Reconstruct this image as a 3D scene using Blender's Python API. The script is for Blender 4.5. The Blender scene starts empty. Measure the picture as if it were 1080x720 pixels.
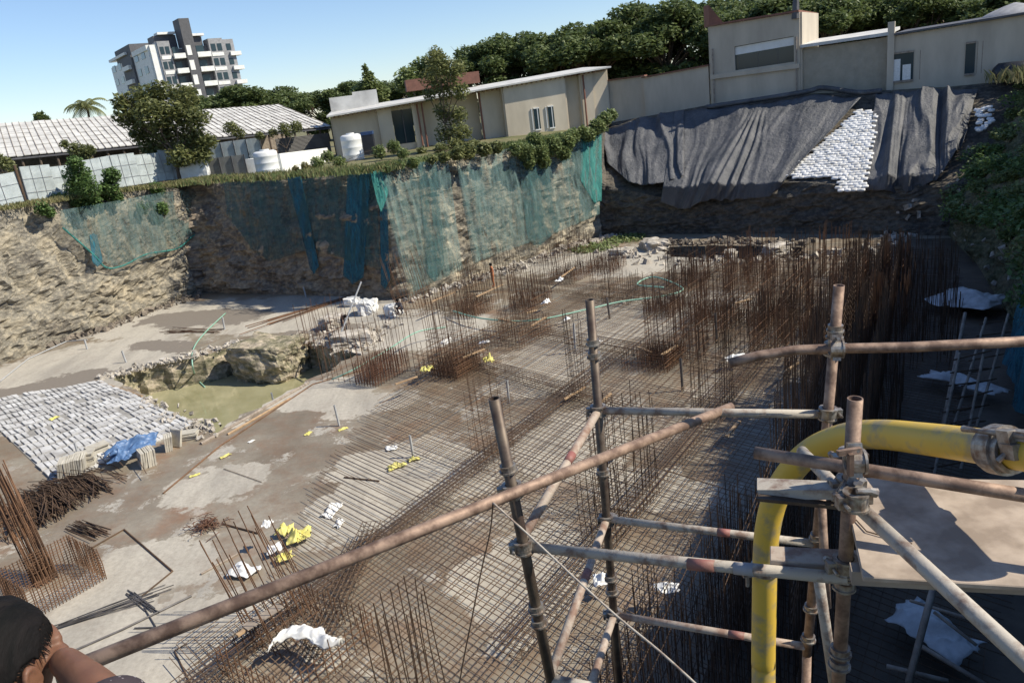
import bpy, bmesh, math, random
from mathutils import Vector, Matrix, noise
S = bpy.context.scene
COL = S.collection
R = math.radians
V = Vector
random.seed(7)
rnd = random.random
def uni(a, b): return a + (b - a) * random.random()

# ------------------------------------------------------------------ camera
f_, h_, rho, H = 800., 255., R(7.4), 13.0
D_ = f_ * f_ / h_
UP = V((-math.sin(rho) * D_ / f_, math.cos(rho) * D_ / f_, 1.0)).normalized()
FW = V((0, 0, -1)); FW = (FW - UP * FW.dot(UP)).normalized()
RT = FW.cross(UP)
cam_d = bpy.data.cameras.new('camera'); cam = bpy.data.objects.new('camera', cam_d); COL.objects.link(cam)
S.camera = cam
cam_d.sensor_width = 36; cam_d.lens = f_ / 1080 * 36; cam_d.clip_start = 0.05; cam_d.clip_end = 6000
Mx = Matrix(((RT.x, RT.y, RT.z), (FW.x, FW.y, FW.z), (UP.x, UP.y, UP.z)))
cam.matrix_world = Matrix.Translation((0, 0, H)) @ Mx.to_4x4()
EYE = V((0, 0, H))
def ray(x, y):
    d = V(((x - 540) / f_, -(y - 360) / f_, -1.0))
    return V((d.dot(RT), d.dot(FW), d.dot(UP)))
def at(x, y, z=0.0):                  # where the sight line meets a level
    r = ray(x, y); return EYE + r * ((z - H) / r.z)
def at_d(x, y, d): return EYE + ray(x, y) * d
def at_Y(x, y, Y):
    r = ray(x, y); return EYE + r * (Y / r.y)
def at_pl(x, y, P, n):                # sight line meets a plane
    r = ray(x, y); return EYE + r * ((V(P) - EYE).dot(n) / r.dot(n))
def pix(p):
    q = V(p) - EYE; c = RT * q.x + FW * q.y + UP * q.z
    return 540 + f_ * c.x / -c.z, 360 - f_ * c.y / -c.z

# ------------------------------------------------------------------ light
SUN_EL = R(44); SUN_V = V((0.985, -0.172, 0)).normalized()
SUN_D = V((SUN_V.x * math.cos(SUN_EL), SUN_V.y * math.cos(SUN_EL), math.sin(SUN_EL)))
W = bpy.data.worlds.new('World'); S.world = W; W.use_nodes = True
nt = W.node_tree; bg = nt.nodes['Background']
sky = nt.nodes.new('ShaderNodeTexSky'); sky.sky_type = 'NISHITA'; sky.sun_disc = False
sky.sun_elevation = SUN_EL; sky.sun_rotation = math.atan2(SUN_D.x, SUN_D.y)
sky.air_density = 1.0; sky.dust_density = 0.1; sky.ozone_density = 3.0
tn = nt.nodes.new('ShaderNodeMix'); tn.data_type = 'RGBA'; tn.blend_type = 'MULTIPLY'; tn.inputs[0].default_value = 1; tn.inputs[7].default_value = (.88, .90, .98, 1)
nt.links.new(sky.outputs[0], tn.inputs[6]); nt.links.new(tn.outputs[2], bg.inputs[0]); bg.inputs[1].default_value = 0.105
sl = bpy.data.lights.new('sun', 'SUN'); sl.energy = 4.5; sl.angle = R(0.5); sl.color = (1, 0.92, 0.76)
so = bpy.data.objects.new('sun', sl); COL.objects.link(so)
so.rotation_euler = SUN_D.to_track_quat('Z', 'Y').to_euler()
S.view_settings.view_transform = 'Standard'; S.view_settings.look = 'None'
S.view_settings.exposure = 0.55; S.view_settings.gamma = 1
S.cycles.transparent_max_bounces = 16

# ------------------------------------------------------------------ materials
MATS = {}
def nodes(name):
    m = bpy.data.materials.new(name); m.use_nodes = True; MATS[name] = m
    n = m.node_tree; return m, n, n.nodes['Principled BSDF']
def N(n, t, **k):
    x = n.nodes.new(t)
    for a, b in k.items():
        if a in x.inputs: x.inputs[a].default_value = b
        else: setattr(x, a, b)
    return x
def pos(n, scale=(1, 1, 1), obj=False):
    if obj:
        o = n.nodes.new('ShaderNodeTexCoord').outputs['Object']
    else:
        o = n.nodes.new('ShaderNodeNewGeometry').outputs['Position']
    mp = N(n, 'ShaderNodeMapping'); mp.inputs['Scale'].default_value = scale
    n.links.new(o, mp.inputs[0]); return mp.outputs[0]
def noi(n, vec, sc, det=6, rough=.6):
    x = N(n, 'ShaderNodeTexNoise'); x.inputs['Scale'].default_value = sc
    x.inputs['Detail'].default_value = det; x.inputs['Roughness'].default_value = rough
    n.links.new(vec, x.inputs['Vector']); return x.outputs['Fac']
def ramp(n, fac, stops):
    r = N(n, 'ShaderNodeValToRGB'); e = r.color_ramp.elements
    while len(e) > 1: e.remove(e[0])
    e[0].position = stops[0][0]; e[0].color = (*stops[0][1], 1)
    for p, c in stops[1:]:
        q = e.new(p); q.color = (*c, 1)
    n.links.new(fac, r.inputs[0]); return r.outputs[0]
def mix(n, fac, a, b, mode='MIX'):
    x = N(n, 'ShaderNodeMix', data_type='RGBA', blend_type=mode)
    for s, i in ((fac, 0), (a, 6), (b, 7)):
        if hasattr(s, 'links'): n.links.new(s, x.inputs[i])
        elif isinstance(s, (int, float)): x.inputs[i].default_value = s
        else: x.inputs[i].default_value = (*s, 1)
    return x.outputs[2]
def mth(n, op, a, b=None):
    x = N(n, 'ShaderNodeMath', operation=op)
    for i, s in enumerate((a, b)):
        if s is None: continue
        if hasattr(s, 'links'): n.links.new(s, x.inputs[i])
        else: x.inputs[i].default_value = s
    return x.outputs[0]
def bump(n, p, hgt, st=.5, dist=.05):
    b = N(n, 'ShaderNodeBump'); b.inputs['Strength'].default_value = st; b.inputs['Distance'].default_value = dist
    n.links.new(hgt, b.inputs['Height']); n.links.new(b.outputs[0], p.inputs['Normal'])
def simple(name, c1, c2=None, rough=.7, sc=3., metal=0., bst=.2, bd=.01, obj=True, stretch=(1, 1, 1), lo=.35, hi=.65, det=6):
    m, n, p = nodes(name); c2 = c2 or tuple(v * .7 for v in c1)
    v = pos(n, stretch, obj); fc = noi(n, v, sc, det)
    n.links.new(ramp(n, fc, [(lo, c2), (hi, c1)]), p.inputs['Base Color'])
    p.inputs['Roughness'].default_value = rough; p.inputs['Metallic'].default_value = metal
    if bst: bump(n, p, noi(n, v, sc * 4), bst, bd)
    return m
rust = simple('rusty_steel', (.22, .12, .068), (.10, .058, .036), .75, 1.3, .25, 0)
rustd = simple('dark_rusty_steel', (.135, .082, .05), (.06, .04, .028), .75, 1.3, .25, 0)
rustr = simple('red_rust', (.20, .10, .06), (.10, .05, .033), .8, 2, .1, 0)
steelg = simple('grey_steel_bar', (.16, .15, .15), (.08, .075, .075), .5, 2, .4, 0)
tube_br = simple('brown_weathered_tube', (.36, .25, .185), (.15, .095, .07), .65, 14, .35, .5, .002, lo=.4, hi=.62, det=10)
tube_gr = simple('cement_spattered_tube', (.40, .36, .31), (.20, .14, .11), .75, 14, .15, .6, .003, lo=.36, hi=.52, det=12)
tube_pk = simple('pinkish_spattered_tube', (.40, .33, .27), (.24, .15, .11), .75, 12, .1, .6, .003, lo=.38, hi=.55, det=12)
tube_dk = simple('dark_steel_tube', (.13, .10, .075), (.055, .035, .028), .55, 11, .4, .4, .002, det=10)
redp = simple('faded_red_paint', (.27, .10, .085), (.20, .10, .08), .6, 10)
galv = simple('galvanised_coupler', (.36, .34, .31), (.16, .11, .08), .45, 30, .6, .4, .001)
yel = simple('worn_yellow_paint', (.60, .40, .06), (.34, .27, .14), .45, 7, 0, .3, .001, lo=.37, hi=.50, det=12)
ply = simple('pinkish_plywood', (.43, .35, .28), (.25, .195, .15), .85, 5, 0, .4, .002, det=14, obj=False, lo=.36, hi=.56)
wood = simple('raw_timber', (.42, .29, .17), (.26, .17, .10), .8, 4, 0, .3, .003, stretch=(1, 1, 1))
woodp = simple('grey_timber', (.34, .29, .24), (.20, .16, .13), .85, 4, 0, .3, .003)
whites = simple('white_woven_plastic', (.74, .74, .74), (.6, .6, .58), .55, 8, 0, .3, .01)
dirtyw = simple('dirty_white_plastic', (.58, .60, .62), (.30, .31, .32), .6, 1.5, 0, .3, .02, obj=False)
yelp = simple('yellow_woven_plastic', (.66, .60, .14), (.55, .5, .2), .6, 12, 0, .3, .01)
bluet = simple('blue_tarpaulin', (.10, .19, .36), (.06, .12, .25), .5, 8, 0, .3, .01)
pvc = simple('grey_pvc', (.42, .43, .44), (.32, .33, .34), .5, 8, 0, 0)
hoseg = simple('pale_green_hose', (.28, .48, .38), (.2, .38, .3), .5, 8, 0, 0)
wht = simple('white_paint', (.8, .8, .78), (.66, .66, .63), .6, 1.5, 0, .1, .005)
tankm = simple('white_plastic_tank', (.72, .73, .73), (.62, .62, .6), .4, 1, 0, 0)
blk = simple('black_plastic', (.02, .022, .03), None, .45, 5, 0, 0)
blued = simple('dark_blue_plastic', (.03, .07, .18), None, .45, 5, 0, 0)
bark = simple('bark', (.16, .12, .09), (.08, .06, .045), .9, 6, 0, .6, .03)
slabm = simple('pale_stone_slab', (.50, .47, .40), (.36, .33, .28), .85, 3, 0, .4, .01, obj=False)
conc = simple('concrete', (.46, .44, .40), (.30, .28, .25), .9, 1.4, 0, .5, .02, obj=False)
rub = simple('pale_rubble', (.52, .48, .43), (.25, .22, .18), .95, 2.2, 0, .9, .06, obj=False)
rockd = simple('dark_rubble', (.24, .20, .16), (.10, .085, .07), .95, 2.2, 0, .9, .06, obj=False)
hair = simple('black_hair', (.010, .008, .008), (.003, .003, .003), .75, 60, 0, .8, .004, stretch=(1, .12, .12))
hair.node_tree.nodes['Principled BSDF'].inputs['Specular IOR Level'].default_value = .15
skin = simple('brown_skin', (.165, .078, .045), (.13, .06, .035), .6, 30, 0, .2, .001)
skin.node_tree.nodes['Principled BSDF'].inputs['Subsurface Weight'].default_value = .08
orange = simple('orange_cloth', (.42, .15, .06), None, .8, 5, 0, 0)
darkcl = simple('dark_cloth', (.03, .03, .045), None, .8, 5, 0, 0)
greycl = simple('grey_trousers', (.10, .10, .12), None, .8, 5, 0, 0)
plaster = simple('cream_plaster', (.60, .53, .42), (.47, .41, .32), .85, .5, 0, .15, .01, obj=False, stretch=(1, 1, .35), det=10)
plast2 = simple('tan_plaster', (.50, .44, .355), (.39, .34, .275), .85, .6, 0, .15, .01, obj=False, stretch=(1, 1, .3), det=10)
zinc = simple('pale_roof_sheet', (.62, .61, .58), (.42, .41, .39), .7, .7, 0, 0, obj=False)
dkg = simple('dark_grey_paint', (.10, .10, .11), None, .7, 2, 0, 0)
midg = simple('mid_grey_paint', (.32, .32, .335), None, .7, 2, 0, 0)
redbr = simple('red_brown_sheet', (.22, .10, .07), None, .8, 2, 0, 0)
m, n, p = nodes('window_glass'); p.inputs['Base Color'].default_value = (.03, .05, .06, 1); p.inputs['Roughness'].default_value = .06
p.inputs['Specular IOR Level'].default_value = .3
glass = m
m, n, p = nodes('patterned_shirt'); v = pos(n, obj=True)
vo = N(n, 'ShaderNodeTexVoronoi'); vo.inputs['Scale'].default_value = 95; n.links.new(v, vo.inputs['Vector'])
mot = ramp(n, vo.outputs['Distance'], [(.0, (.34, .31, .32)), (.2, (.30, .27, .28)), (.27, (.035, .024, .03))])
wn = noi(n, v, 60); n.links.new(mix(n, ramp(n, wn, [(.46, (0, 0, 0)), (.52, (1, 1, 1))]), (.035, .024, .03), mot), p.inputs['Base Color'])
p.inputs['Roughness'].default_value = .85
bump(n, p, noi(n, v, 25), .5, .01)
shirt = m

def leafmat(name, a, b, tr=.25):
    m, n, p = nodes(name)
    g = N(n, 'ShaderNodeNewGeometry'); rp = g.outputs['Random Per Island']
    v = pos(n); fc = noi(n, v, .35, 3)
    s = mth(n, 'ADD', mth(n, 'MULTIPLY', rp, .55), mth(n, 'MULTIPLY', fc, .6))
    c = ramp(n, s, [(.25, b), (.85, a)])
    n.links.new(c, p.inputs['Base Color']); p.inputs['Roughness'].default_value = .6
    t = N(n, 'ShaderNodeBsdfTranslucent'); n.links.new(c, t.inputs[0])
    mx = N(n, 'ShaderNodeMixShader'); mx.inputs[0].default_value = tr
    n.links.new(p.outputs[0], mx.inputs[1]); n.links.new(t.outputs[0], mx.inputs[2])
    n.links.new(mx.outputs[0], n.nodes['Material Output'].inputs[0]); return m
lf_dark = leafmat('dark_foliage', (.16, .20, .07), (.075, .11, .04), .35)
lf_mid = leafmat('mid_foliage', (.23, .24, .09), (.10, .12, .045), .35)
lf_pale = leafmat('pale_foliage', (.23, .27, .10), (.11, .16, .06), .35)
lf_bush = leafmat('bush_foliage', (.15, .24, .07), (.06, .11, .035), .35)
lf_dry = leafmat('dry_grass', (.30, .26, .13), (.13, .15, .05))

def netmat(name, c, c2, dens=.6, sc=(1.2, 1.2, .25)):
    m, n, p = nodes(name); v = pos(n, sc)
    a = noi(n, v, 1.3, 8, .65); b = noi(n, pos(n, (6, 6, 1.0)), 1.0, 6, .7)
    col = ramp(n, b, [(.35, c2), (.65, c)])
    n.links.new(col, p.inputs['Base Color']); p.inputs['Roughness'].default_value = .8
    tr = N(n, 'ShaderNodeBsdfTransparent'); mx = N(n, 'ShaderNodeMixShader')
    k = ramp(n, mth(n, 'ADD', mth(n, 'MULTIPLY', a, .65), mth(n, 'MULTIPLY', b, .35)), [(.36, (max(dens - .35, 0),) * 3), (.64, (min(dens + .28, 1),) * 3)])
    n.links.new(k, mx.inputs[0]); n.links.new(tr.outputs[0], mx.inputs[1]); n.links.new(p.outputs[0], mx.inputs[2])
    n.links.new(mx.outputs[0], n.nodes['Material Output'].inputs[0]); return m
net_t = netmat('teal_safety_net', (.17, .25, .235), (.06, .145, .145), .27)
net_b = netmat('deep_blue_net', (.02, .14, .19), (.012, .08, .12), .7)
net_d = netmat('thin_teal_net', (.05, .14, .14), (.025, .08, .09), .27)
net_l = netmat('faint_net', (.14, .20, .19), (.05, .12, .12), .20)
net_r = netmat('blue_teal_bank_net', (.02, .17, .24), (.012, .10, .15), .75)
net_g = netmat('green_edge_net', (.05, .25, .22), (.02, .16, .15), .75)

# rock
def rockmat(name, brown, grey, low, sc=.35):
    m, n, p = nodes(name)
    v = pos(n); vs = pos(n, (1, 1, 1.7))
    a = noi(n, vs, sc, 10, .65); b = noi(n, v, .12, 4); c = noi(n, vs, 2.4, 10, .7)
    base = ramp(n, a, [(.34, low), (.47, grey), (.6, brown)])
    spots = ramp(n, c, [(.35, tuple(x * .45 for x in low)), (.52, (.5, .5, .5)), (.7, (.78, .72, .62))])
    col = mix(n, .45, base, mix(n, 1., base, spots, 'OVERLAY'))
    col = mix(n, ramp(n, c, [(.50, (0, 0, 0)), (.62, (.55, .55, .55))]), col, tuple(min(1, x * 1.5) for x in brown))
    n.links.new(col, p.inputs['Base Color']); p.inputs['Roughness'].default_value = .95
    vo = N(n, 'ShaderNodeTexVoronoi', feature='F1'); vo.inputs['Scale'].default_value = 1.6; n.links.new(vs, vo.inputs['Vector'])
    hh = mth(n, 'ADD', mth(n, 'MULTIPLY', c, 1.), mth(n, 'MULTIPLY', vo.outputs['Distance'], .4))
    bump(n, p, hh, .75, .28); return m
rock_l = rockmat('weathered_rock_and_soil', (.31, .27, .20), (.235, .215, .175), (.13, .115, .095))
rock_m = rockmat('dark_brown_rock', (.33, .26, .18), (.23, .19, .15), (.12, .10, .085))
rock_n = rockmat('pale_rock', (.40, .35, .265), (.28, .255, .205), (.13, .12, .10), .5)
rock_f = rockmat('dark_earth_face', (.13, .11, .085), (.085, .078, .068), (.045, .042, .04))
rock_r = rockmat('green_brown_bank', (.16, .14, .085), (.085, .095, .045), (.045, .05, .03))
rock_p = rockmat('mossy_pond_bank', (.40, .34, .26), (.24, .22, .14), (.10, .10, .06), .9)

# pit floor: screed with dried patches, mud and damp
def blob(n, vec, px, py, rx, ry, ang=0, z=0.):
    c = at(px, py, 0)
    mp = N(n, 'ShaderNodeMapping'); mp.vector_type = 'TEXTURE'
    mp.inputs['Location'].default_value = (c.x, c.y, 0); mp.inputs['Rotation'].default_value = (0, 0, R(ang))
    mp.inputs['Scale'].default_value = (rx, ry, 1000)
    n.links.new(vec, mp.inputs[0]); l = N(n, 'ShaderNodeVectorMath', operation='LENGTH'); n.links.new(mp.outputs[0], l.inputs[0])
    return mth(n, 'SUBTRACT', 1.35, l.outputs['Value'])
m, n, p = nodes('pit_floor_screed'); floor_m = m
v = pos(n)
big = noi(n, v, .16, 8, .62); med = noi(n, v, .8, 8, .7); fin = noi(n, v, 6, 8, .7); streak = noi(n, pos(n, (.5, .12, 1)), 1.0, 8, .65)
wd = N(n, 'ShaderNodeVectorMath', operation='ADD'); sc_ = N(n, 'ShaderNodeVectorMath', operation='SCALE'); sc_.inputs['Scale'].default_value = 4.2
nz = N(n, 'ShaderNodeTexNoise'); nz.inputs['Scale'].default_value = .55; nz.inputs['Detail'].default_value = 8; nz.inputs['Roughness'].default_value = .65; n.links.new(v, nz.inputs['Vector'])
sb = N(n, 'ShaderNodeVectorMath', operation='SUBTRACT'); sb.inputs[1].default_value = (.5, .5, .5); n.links.new(nz.outputs['Color'], sb.inputs[0])
n.links.new(sb.outputs[0], sc_.inputs[0]); n.links.new(v, wd.inputs[0]); n.links.new(sc_.outputs[0], wd.inputs[1])
dv = wd.outputs[0]
dry = None
for b in [(222, 512, 2.0, 1.7, 0), (250, 505, 1.3, 1.2, 0), (430, 495, 2.6, 3.2, 60), (365, 545, 1.7, 1.6, 0), (330, 415, 3.4, 2.2, -20), (385, 425, 2.4, 1.3, 0), (500, 500, 1.6, 1.6, 0),
          (150, 600, 2.4, 1.9, 0), (60, 660, 3, 2.2, 0), (200, 660, 2.6, 1.3, 0), (120, 700, 3, 1.6, 0), (335, 690, .9, .8, 0), (620, 460, 4, 2, 60), (450, 350, 4, 3.5, 0), (400, 345, 5, 3.5, 0), (650, 275, 9, 5, -30),
          (560, 600, 2.2, 2.2, 0), (690, 520, 1.6, 2.4, 60), (580, 470, 2.2, 1.4, 60), (170, 335, 5, 13, 65), (300, 330, 9, 5, -30), (60, 395, 8, 7, 30), (590, 380, 5, 3, 60), (130, 465, 1.5, 1, 0), (225, 447, 1.5, .6, 0), (700, 330, 6, 4, 0)]:
    q = blob(n, dv, *b); dry = q if dry is None else mth(n, 'MAXIMUM', dry, q)
dryf = ramp(n, mth(n, 'ADD', dry, mth(n, 'MULTIPLY', mth(n, 'SUBTRACT', med, .5), 1.1)), [(.28, (0, 0, 0)), (.36, (1, 1, 1))])
wet_c = mix(n, ramp(n, big, [(.36, (0, 0, 0)), (.56, (1, 1, 1))]), (.165, .13, .09), (.30, .265, .21))
wet_c = mix(n, ramp(n, med, [(.45, (0, 0, 0)), (.75, (1, 1, 1))]), wet_c, (.20, .125, .075))
dry_c = mix(n, ramp(n, streak, [(.36, (0, 0, 0)), (.55, (1, 1, 1))]), (.325, .30, .26), (.45, .415, .355))
dry_c = mix(n, ramp(n, med, [(.52, (0, 0, 0)), (.8, (1, 1, 1))]), dry_c, (.30, .26, .22))
damp = None
for b in [(215, 335, 2.5, 6, 70), (60, 405, 3.5, 1.6, 20), (190, 365, 1.2, 5, 60), (270, 365, 4, 1.2, -20), (20, 410, 4, 1, 20), (330, 350, 4, 1, 0)]:
    q = blob(n, dv, *b); damp = q if damp is None else mth(n, 'MAXIMUM', damp, q)
dampf = ramp(n, mth(n, 'ADD', damp, mth(n, 'MULTIPLY', mth(n, 'SUBTRACT', med, .5), .9)), [(.32, (0, 0, 0)), (.40, (1, 1, 1))])
dry_c = mix(n, dampf, dry_c, (.19, .165, .14))
sp = noi(n, dv, .42, 9, .7); spf = ramp(n, sp, [(.585, (0, 0, 0)), (.60, (1, 1, 1))])
wet_c = mix(n, spf, wet_c, dry_c)
oc_ = noi(n, v, .33, 5, .6); wet_c = mix(n, ramp(n, oc_, [(.56, (0, 0, 0)), (.68, (.6, .6, .6))]), wet_c, (.24, .13, .07))
col = mix(n, dryf, wet_c, dry_c)
col = mix(n, ramp(n, fin, [(.3, (.35, .35, .35)), (.6, (0, 0, 0))]), col, (.12, .10, .08))
n.links.new(col, p.inputs['Base Color'])
rg = mix(n, dryf, (.45, .45, .45), (.92, .92, .92)); n.links.new(rg, p.inputs['Roughness'])
bump(n, p, mth(n, 'ADD', mth(n, 'MULTIPLY', med, .6), mth(n, 'MULTIPLY', fin, .25)), .5, .06)
gnd = simple('dry_grassy_soil', (.20, .17, .09), (.09, .10, .035), .95, .3, 0, .6, .15, obj=False, det=10)
m, n, p = nodes('green_pond_water'); p.inputs['Roughness'].default_value = .06
v = pos(n); n.links.new(ramp(n, noi(n, v, .35, 4), [(.35, (.25, .235, .13)), (.65, (.33, .31, .19))]), p.inputs['Base Color']); bump(n, p, noi(n, v, 3, 4), .08, .03)
water_m = m
m, n, p = nodes('dark_water'); p.inputs['Roughness'].default_value = .15; p.inputs['Base Color'].default_value = (.02, .022, .02, 1); water_d = m
# tarp
m, n, p = nodes('black_tarpaulin'); v = pos(n, (1, 1, .5))
n.links.new(ramp(n, noi(n, v, .6, 8, .65), [(.3, (.045, .05, .06)), (.7, (.135, .135, .142))]), p.inputs['Base Color'])
p.inputs['Roughness'].default_value = .55; bump(n, p, mth(n, 'ADD', noi(n, v, 2.5, 8, .7), mth(n, 'MULTIPLY', noi(n, pos(n, (3, 3, .7)), 2.0, 6), .5)), .9, .2); tarp_m = m
# corrugated sheet
def corr(name, c1, c2, fr=25, ax=0, rough=.45):
    m, n, p = nodes(name); v = pos(n, obj=True)
    w = N(n, 'ShaderNodeTexWave', bands_direction='XYZ'[ax]); w.inputs['Scale'].default_value = fr / 6.2832; n.links.new(v, w.inputs['Vector'])
    n.links.new(ramp(n, noi(n, v, 1.2, 8), [(.35, c2), (.65, c1)]), p.inputs['Base Color'])
    p.inputs['Roughness'].default_value = rough; bump(n, p, w.outputs['Fac'], .8, .06); return m
fence_m = corr('pale_blue_sheet', (.60, .66, .67), (.42, .47, .48), 22)
fence_g = corr('grey_sheet', (.36, .36, .34), (.25, .24, .22), 40)
siding_m = corr('tan_siding', (.46, .41, .33), (.37, .33, .265), 26)
dk_corr = corr('dark_corrugated_sheet', (.09, .085, .08), (.06, .055, .055), 16, 2)

# ------------------------------------------------------------------ mesh building
class MB:
    def __init__(s): s.v = []; s.f = []; s.mi = []
    def add(s, vs, fs, mi=0):
        b = len(s.v); s.v += [tuple(x) for x in vs]; s.f += [tuple(i + b for i in q) for q in fs]; s.mi += [mi] * len(fs); return s
    def box(s, c, sz, rot=None, mi=0, jit=0):
        c = V(c); hx, hy, hz = sz[0] / 2, sz[1] / 2, sz[2] / 2
        vs = [V((x, y, z)) for x in (-hx, hx) for y in (-hy, hy) for z in (-hz, hz)]
        if jit: vs = [q + V((uni(-jit, jit), uni(-jit, jit), uni(-jit, jit))) for q in vs]
        if rot is not None: vs = [rot @ q for q in vs]
        return s.add([q + c for q in vs], [(0, 1, 3, 2), (4, 6, 7, 5), (0, 4, 5, 1), (2, 3, 7, 6), (0, 2, 6, 4), (1, 5, 7, 3)], mi)
    def wallbox(s, a, b, z0, z1, th, off=0., mi=0, out=None):
        # a,b: xy ends on a facade line, box set out along its outward normal
        a = V((a[0], a[1], 0)); b = V((b[0], b[1], 0)); d = (b - a).normalized(); nn = V((d.y, -d.x, 0))
        if isinstance(z1, (int, float)): z1 = (z1, z1)
        if isinstance(z0, (int, float)): z0 = (z0, z0)
        o1 = nn * (off + th / 2); o0 = nn * (off - th / 2)
        vs = []
        for q, i in ((a, 0), (b, 1)):
            for o in (o0, o1):
                for z in (z0[i], z1[i]): vs.append((q.x + o.x, q.y + o.y, z))
        return s.add(vs, [(0, 1, 3, 2), (4, 6, 7, 5), (0, 4, 5, 1), (2, 3, 7, 6), (0, 2, 6, 4), (1, 5, 7, 3)], mi)
    def tube(s, a, b, r, k=4, cap=True, r2=None, mi=0):
        return s.path([a, b], r, k, cap, r2, mi)
    def path(s, pts, r, k=6, cap=True, r2=None, mi=0):
        pts = [V(q) for q in pts]; m_ = len(pts); rings = []; prev = None
        for i, q in enumerate(pts):
            d = (pts[min(i + 1, m_ - 1)] - pts[max(i - 1, 0)])
            d = d.normalized() if d.length > 1e-9 else V((0, 0, 1))
            if prev is None:
                a = d.cross(V((0, 0, 1)) if abs(d.z) < .9 else V((1, 0, 0))).normalized()
            else: a = (prev - d * prev.dot(d)).normalized()
            prev = a; c = d.cross(a)
            rr = r if r2 is None else r + (r2 - r) * i / (m_ - 1)
            if hasattr(r, '__len__'): rr = r[i]
            rings.append([q + a * (rr * math.cos(6.28318 * j / k + .7)) + c * (rr * math.sin(6.28318 * j / k + .7)) for j in range(k)])
        vs = [x for rg_ in rings for x in rg_]; fs = []
        for i in range(m_ - 1):
            for j in range(k):
                fs.append((i * k + j, i * k + (j + 1) % k, (i + 1) * k + (j + 1) % k, (i + 1) * k + j))
        if cap: fs += [tuple(range(k))[::-1], tuple((m_ - 1) * k + j for j in range(k))]
        return s.add(vs, fs, mi)
    def pipe(s, a, b, ro, ri, k=20, mi=0):    # hollow tube with open ends
        a = V(a); b = V(b); d = (b - a).normalized(); x = d.cross(V((0, 0, 1)) if abs(d.z) < .9 else V((1, 0, 0))).normalized(); y = d.cross(x)
        vs = []
        for q, r in ((a, ro), (b, ro), (b, ri), (a, ri)):
            vs += [q + x * (r * math.cos(6.28318 * j / k)) + y * (r * math.sin(6.28318 * j / k)) for j in range(k)]
        fs = []
        for t in range(4):
            for j in range(k):
                fs.append((t * k + j, t * k + (j + 1) % k, ((t + 1) % 4) * k + (j + 1) % k, ((t + 1) % 4) * k + j))
        return s.add(vs, fs, mi)
    def build(s, name, mat, parent=None, smooth=False, base=None):
        me = bpy.data.meshes.new(name)
        vs = s.v
        if base is not None: vs = [(x - base[0], y - base[1], z - base[2]) for x, y, z in vs]
        me.from_pydata(vs, [], s.f)
        for mt in (mat if isinstance(mat, (list, tuple)) else [mat]): me.materials.append(mt)
        if any(s.mi): me.polygons.foreach_set('material_index', s.mi)
        if smooth: me.polygons.foreach_set('use_smooth', [True] * len(me.polygons))
        o = bpy.data.objects.new(name, me); COL.objects.link(o)
        if base is not None: o.location = base
        if parent: o.parent = parent
        return o
def tag(o, label, cat, group=None):
    o['label'] = label; o['category'] = cat
    if group: o['group'] = group
    return o
def kind(o, k): o['kind'] = k; return o
def thing(name, label, cat, group=None, loc=(0, 0, 0)):
    o = bpy.data.objects.new(name, None); COL.objects.link(o); o.location = loc; o.empty_display_size = .2
    return tag(o, label, cat, group)
def part(mb, name, mat, par, smooth=False, label=None):
    o = mb.build(name, mat, None, smooth)
    L = par.matrix_basis if par.parent is None else par.parent.matrix_basis @ par.matrix_basis
    o.parent = par; o.matrix_parent_inverse = Matrix.Identity(4)
    o.data.transform(Matrix.Translation(L.translation * -1))
    if label: o['label'] = label
    return o
def copytree(o, loc, rz=0, sc=1, label=None, group=None):
    c = o.copy(); COL.objects.link(c); c.location = loc; c.rotation_euler = (0, 0, rz)
    c.scale = (sc, sc, sc) if isinstance(sc, (int, float)) else sc
    if label: c['label'] = label
    if group: c['group'] = group
    for ch in o.children:
        d = ch.copy(); COL.objects.link(d); d.parent = c
        for g in ch.children:
            e = g.copy(); COL.objects.link(e); e.parent = d
    return c
def fbm(p, sc, o=5): return noise.fractal(V(p) * sc, 1.0, 2.0, o)

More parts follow.
